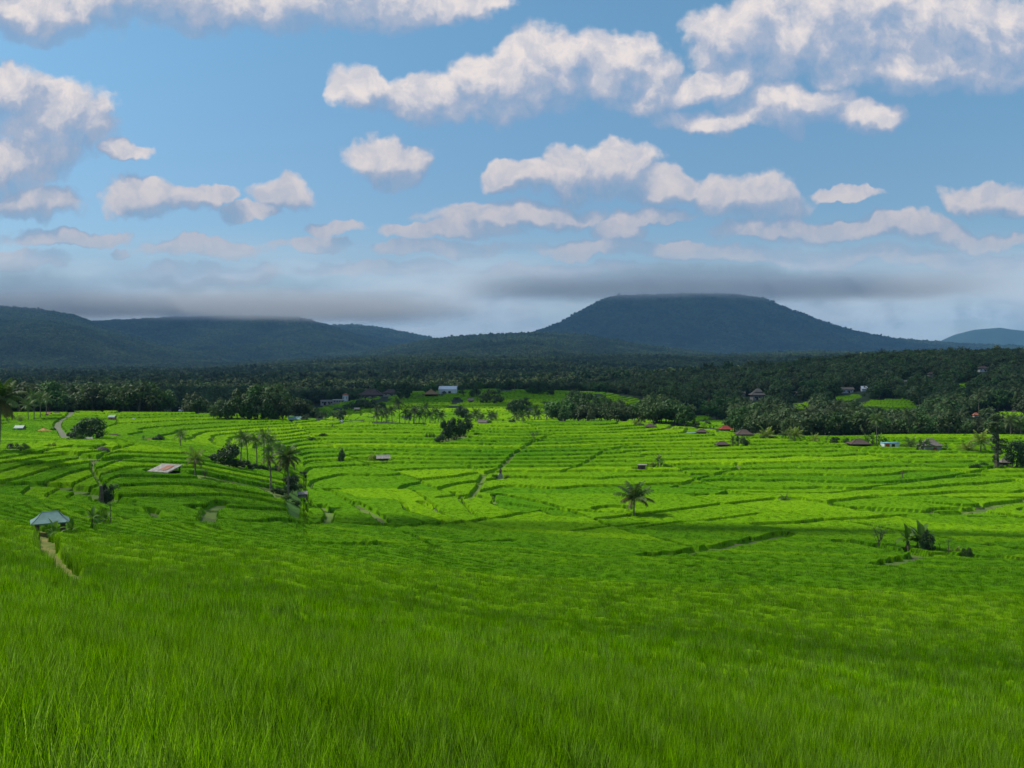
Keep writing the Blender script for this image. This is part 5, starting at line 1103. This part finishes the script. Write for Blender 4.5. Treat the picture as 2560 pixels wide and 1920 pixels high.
# ------------------------------------------------------------------ unseen clouds added overhead to throw the shade
def cloud_mat(name, t):
    m = bpy.data.materials.new(name); m.use_nodes = True; T = NT(m.node_tree); T.nt.nodes.clear()
    d = T.n('ShaderNodeBsdfDiffuse'); d.inputs[0].default_value = (.85, .85, .85, 1); tr = T.n('ShaderNodeBsdfTransparent'); mx = T.n('ShaderNodeMixShader'); mx.inputs[0].default_value = t
    T.put(mx.inputs[1], d.outputs[0]); T.put(mx.inputs[2], tr.outputs[0]); o = T.n('ShaderNodeOutputMaterial'); T.put(o.inputs[0], mx.outputs[0]); return m
def cloud(tx, ty, h, rx, ry, thin, seed, tz=-20, n=60):
    """an added cumulus, out of view at height h, to shade the ground round (tx, ty)"""
    cx = tx+SUNV.x/SUNV.z*(h-tz); cy_ = ty+SUNV.y/SUNV.z*(h-tz); V = []; Fc = []; m_ = n*2
    for i in range(n+1):
        th = math.pi*i/n
        for j in range(m_):
            ph = 2*math.pi*j/m_; V.append((math.sin(th)*math.cos(ph), math.sin(th)*math.sin(ph), math.cos(th)))
    V = np.array(V); r = 1+.38*fbm(V[:, 0]*2.2+V[:, 2]*1.7+seed, V[:, 1]*2.2-V[:, 2]+9, seed, 5, .55)
    V = V*r[:, None]*np.array([rx, ry, min(rx, ry)*.28]); V[:, 2] = np.where(V[:, 2] < 0, V[:, 2]*.35, V[:, 2])+h; V[:, 0] += cx; V[:, 1] += cy_
    i = np.arange(n*m_).reshape(n, m_); i2 = np.roll(i, -1, 1); Fq = np.stack([i, i+m_, i2+m_, i2], -1).reshape(-1, 4)
    tag(link('cloud', mesh_np('cloud', V, Fq, [cloud_mat('shade_cloud', thin)], smooth=True)), kind='structure')  # added shade caster, never in view
CLOUDSHADE = [(150, 640, 700, 640, 200, .58), (-260, 560, 650, 260, 150, .58), (10, 88, 420, 190, 52, .80), (-300, 1500, 1500, 1500, 420, .74), (900, 2100, 2000, 900, 500, .7), (500, 7200, 4600, 2600, 1300, .66), (-3900, 6300, 4000, 2300, 1500, .66)]
for i, (tx, ty, h, rx, ry, th) in enumerate(CLOUDSHADE): cloud(tx, ty, h, rx, ry, th, 3+i)

def mist(cx, cy_, cz, sx, sy, sz, dens, sc_, seed, col=(.97, .98, 1.0)):
    m = bpy.data.materials.new('mist'); m.use_nodes = True; T = NT(m.node_tree); T.nt.nodes.clear()
    tc = T.n('ShaderNodeTexCoord'); G = tc.outputs['Generated']; sp_ = T.n('ShaderNodeSeparateXYZ'); T.put(sp_.inputs[0], G)
    geo = T.n('ShaderNodeNewGeometry'); P = T.v('ADD', T.v('MULTIPLY', tc.outputs['Object'], (sc_, sc_, sc_*2.2)), (seed, seed*2, 0))
    n = T.noise(P, 1.0, 4, 0.55)
    e = T.m('MULTIPLY', T.m('MULTIPLY', T.ss(sp_.outputs[0], 0, .2), T.ss(sp_.outputs[0], 1, .8)), T.m('MULTIPLY', T.ss(sp_.outputs[1], 0, .3), T.ss(sp_.outputs[1], 1, .7)))
    zf = T.m('MULTIPLY', T.ss(sp_.outputs[2], 0, .55), T.ss(sp_.outputs[2], 1, .45))
    d = T.m('MULTIPLY', T.m('MULTIPLY', e, dens), T.m('MULTIPLY', T.ss(T.m('ADD', n, T.m('MULTIPLY', zf, .45)), .45, .85), zf))
    p = T.n('ShaderNodeVolumePrincipled'); p.inputs['Color'].default_value = (*col, 1); T.put(p.inputs['Density'], d)
    o = T.n('ShaderNodeOutputMaterial'); T.nt.links.new(p.outputs[0], o.inputs['Volume']); mb = MB(); mb.box(0, 0, 0, sx, sy, sz); b = mb.obj('mist', m); b.location = (cx, cy_, cz)
    tag(b, 'grey cloud resting on the mountain tops', 'cloud', kind='stuff')
def at_px(px, d): return (px-HX)/F*d
sc.cycles.volume_step_rate = 0.6; sc.cycles.volume_max_steps = 64
mist(at_px(720, 7500), 7350, 612, 4700, 2000, 300, .0021, .0011, 3); mist(at_px(90, 6000), 5900, 362, 5600, 2600, 240, .0028, .0012, 8)
# ------------------------------------------------------------------ haze
hz = bpy.data.materials.new('haze'); hz.use_nodes = True; T = NT(hz.node_tree); T.nt.nodes.clear()
pv = T.n('ShaderNodeVolumePrincipled'); pv.inputs['Color'].default_value = (0.25, 0.56, 0.92, 1); pv.inputs['Density'].default_value = 0.000056; pv.inputs['Anisotropy'].default_value = 0.0
o_ = T.n('ShaderNodeOutputMaterial'); T.nt.links.new(pv.outputs[0], o_.inputs['Volume'])
mb = MB(); mb.box(0, 6575, 175, 40000, 13450, 810); hb = mb.obj('haze', hz); tag(hb, 'thin blue haze lying over the valley and the mountains', 'haze', kind='stuff')
print('objects', len(C.objects))
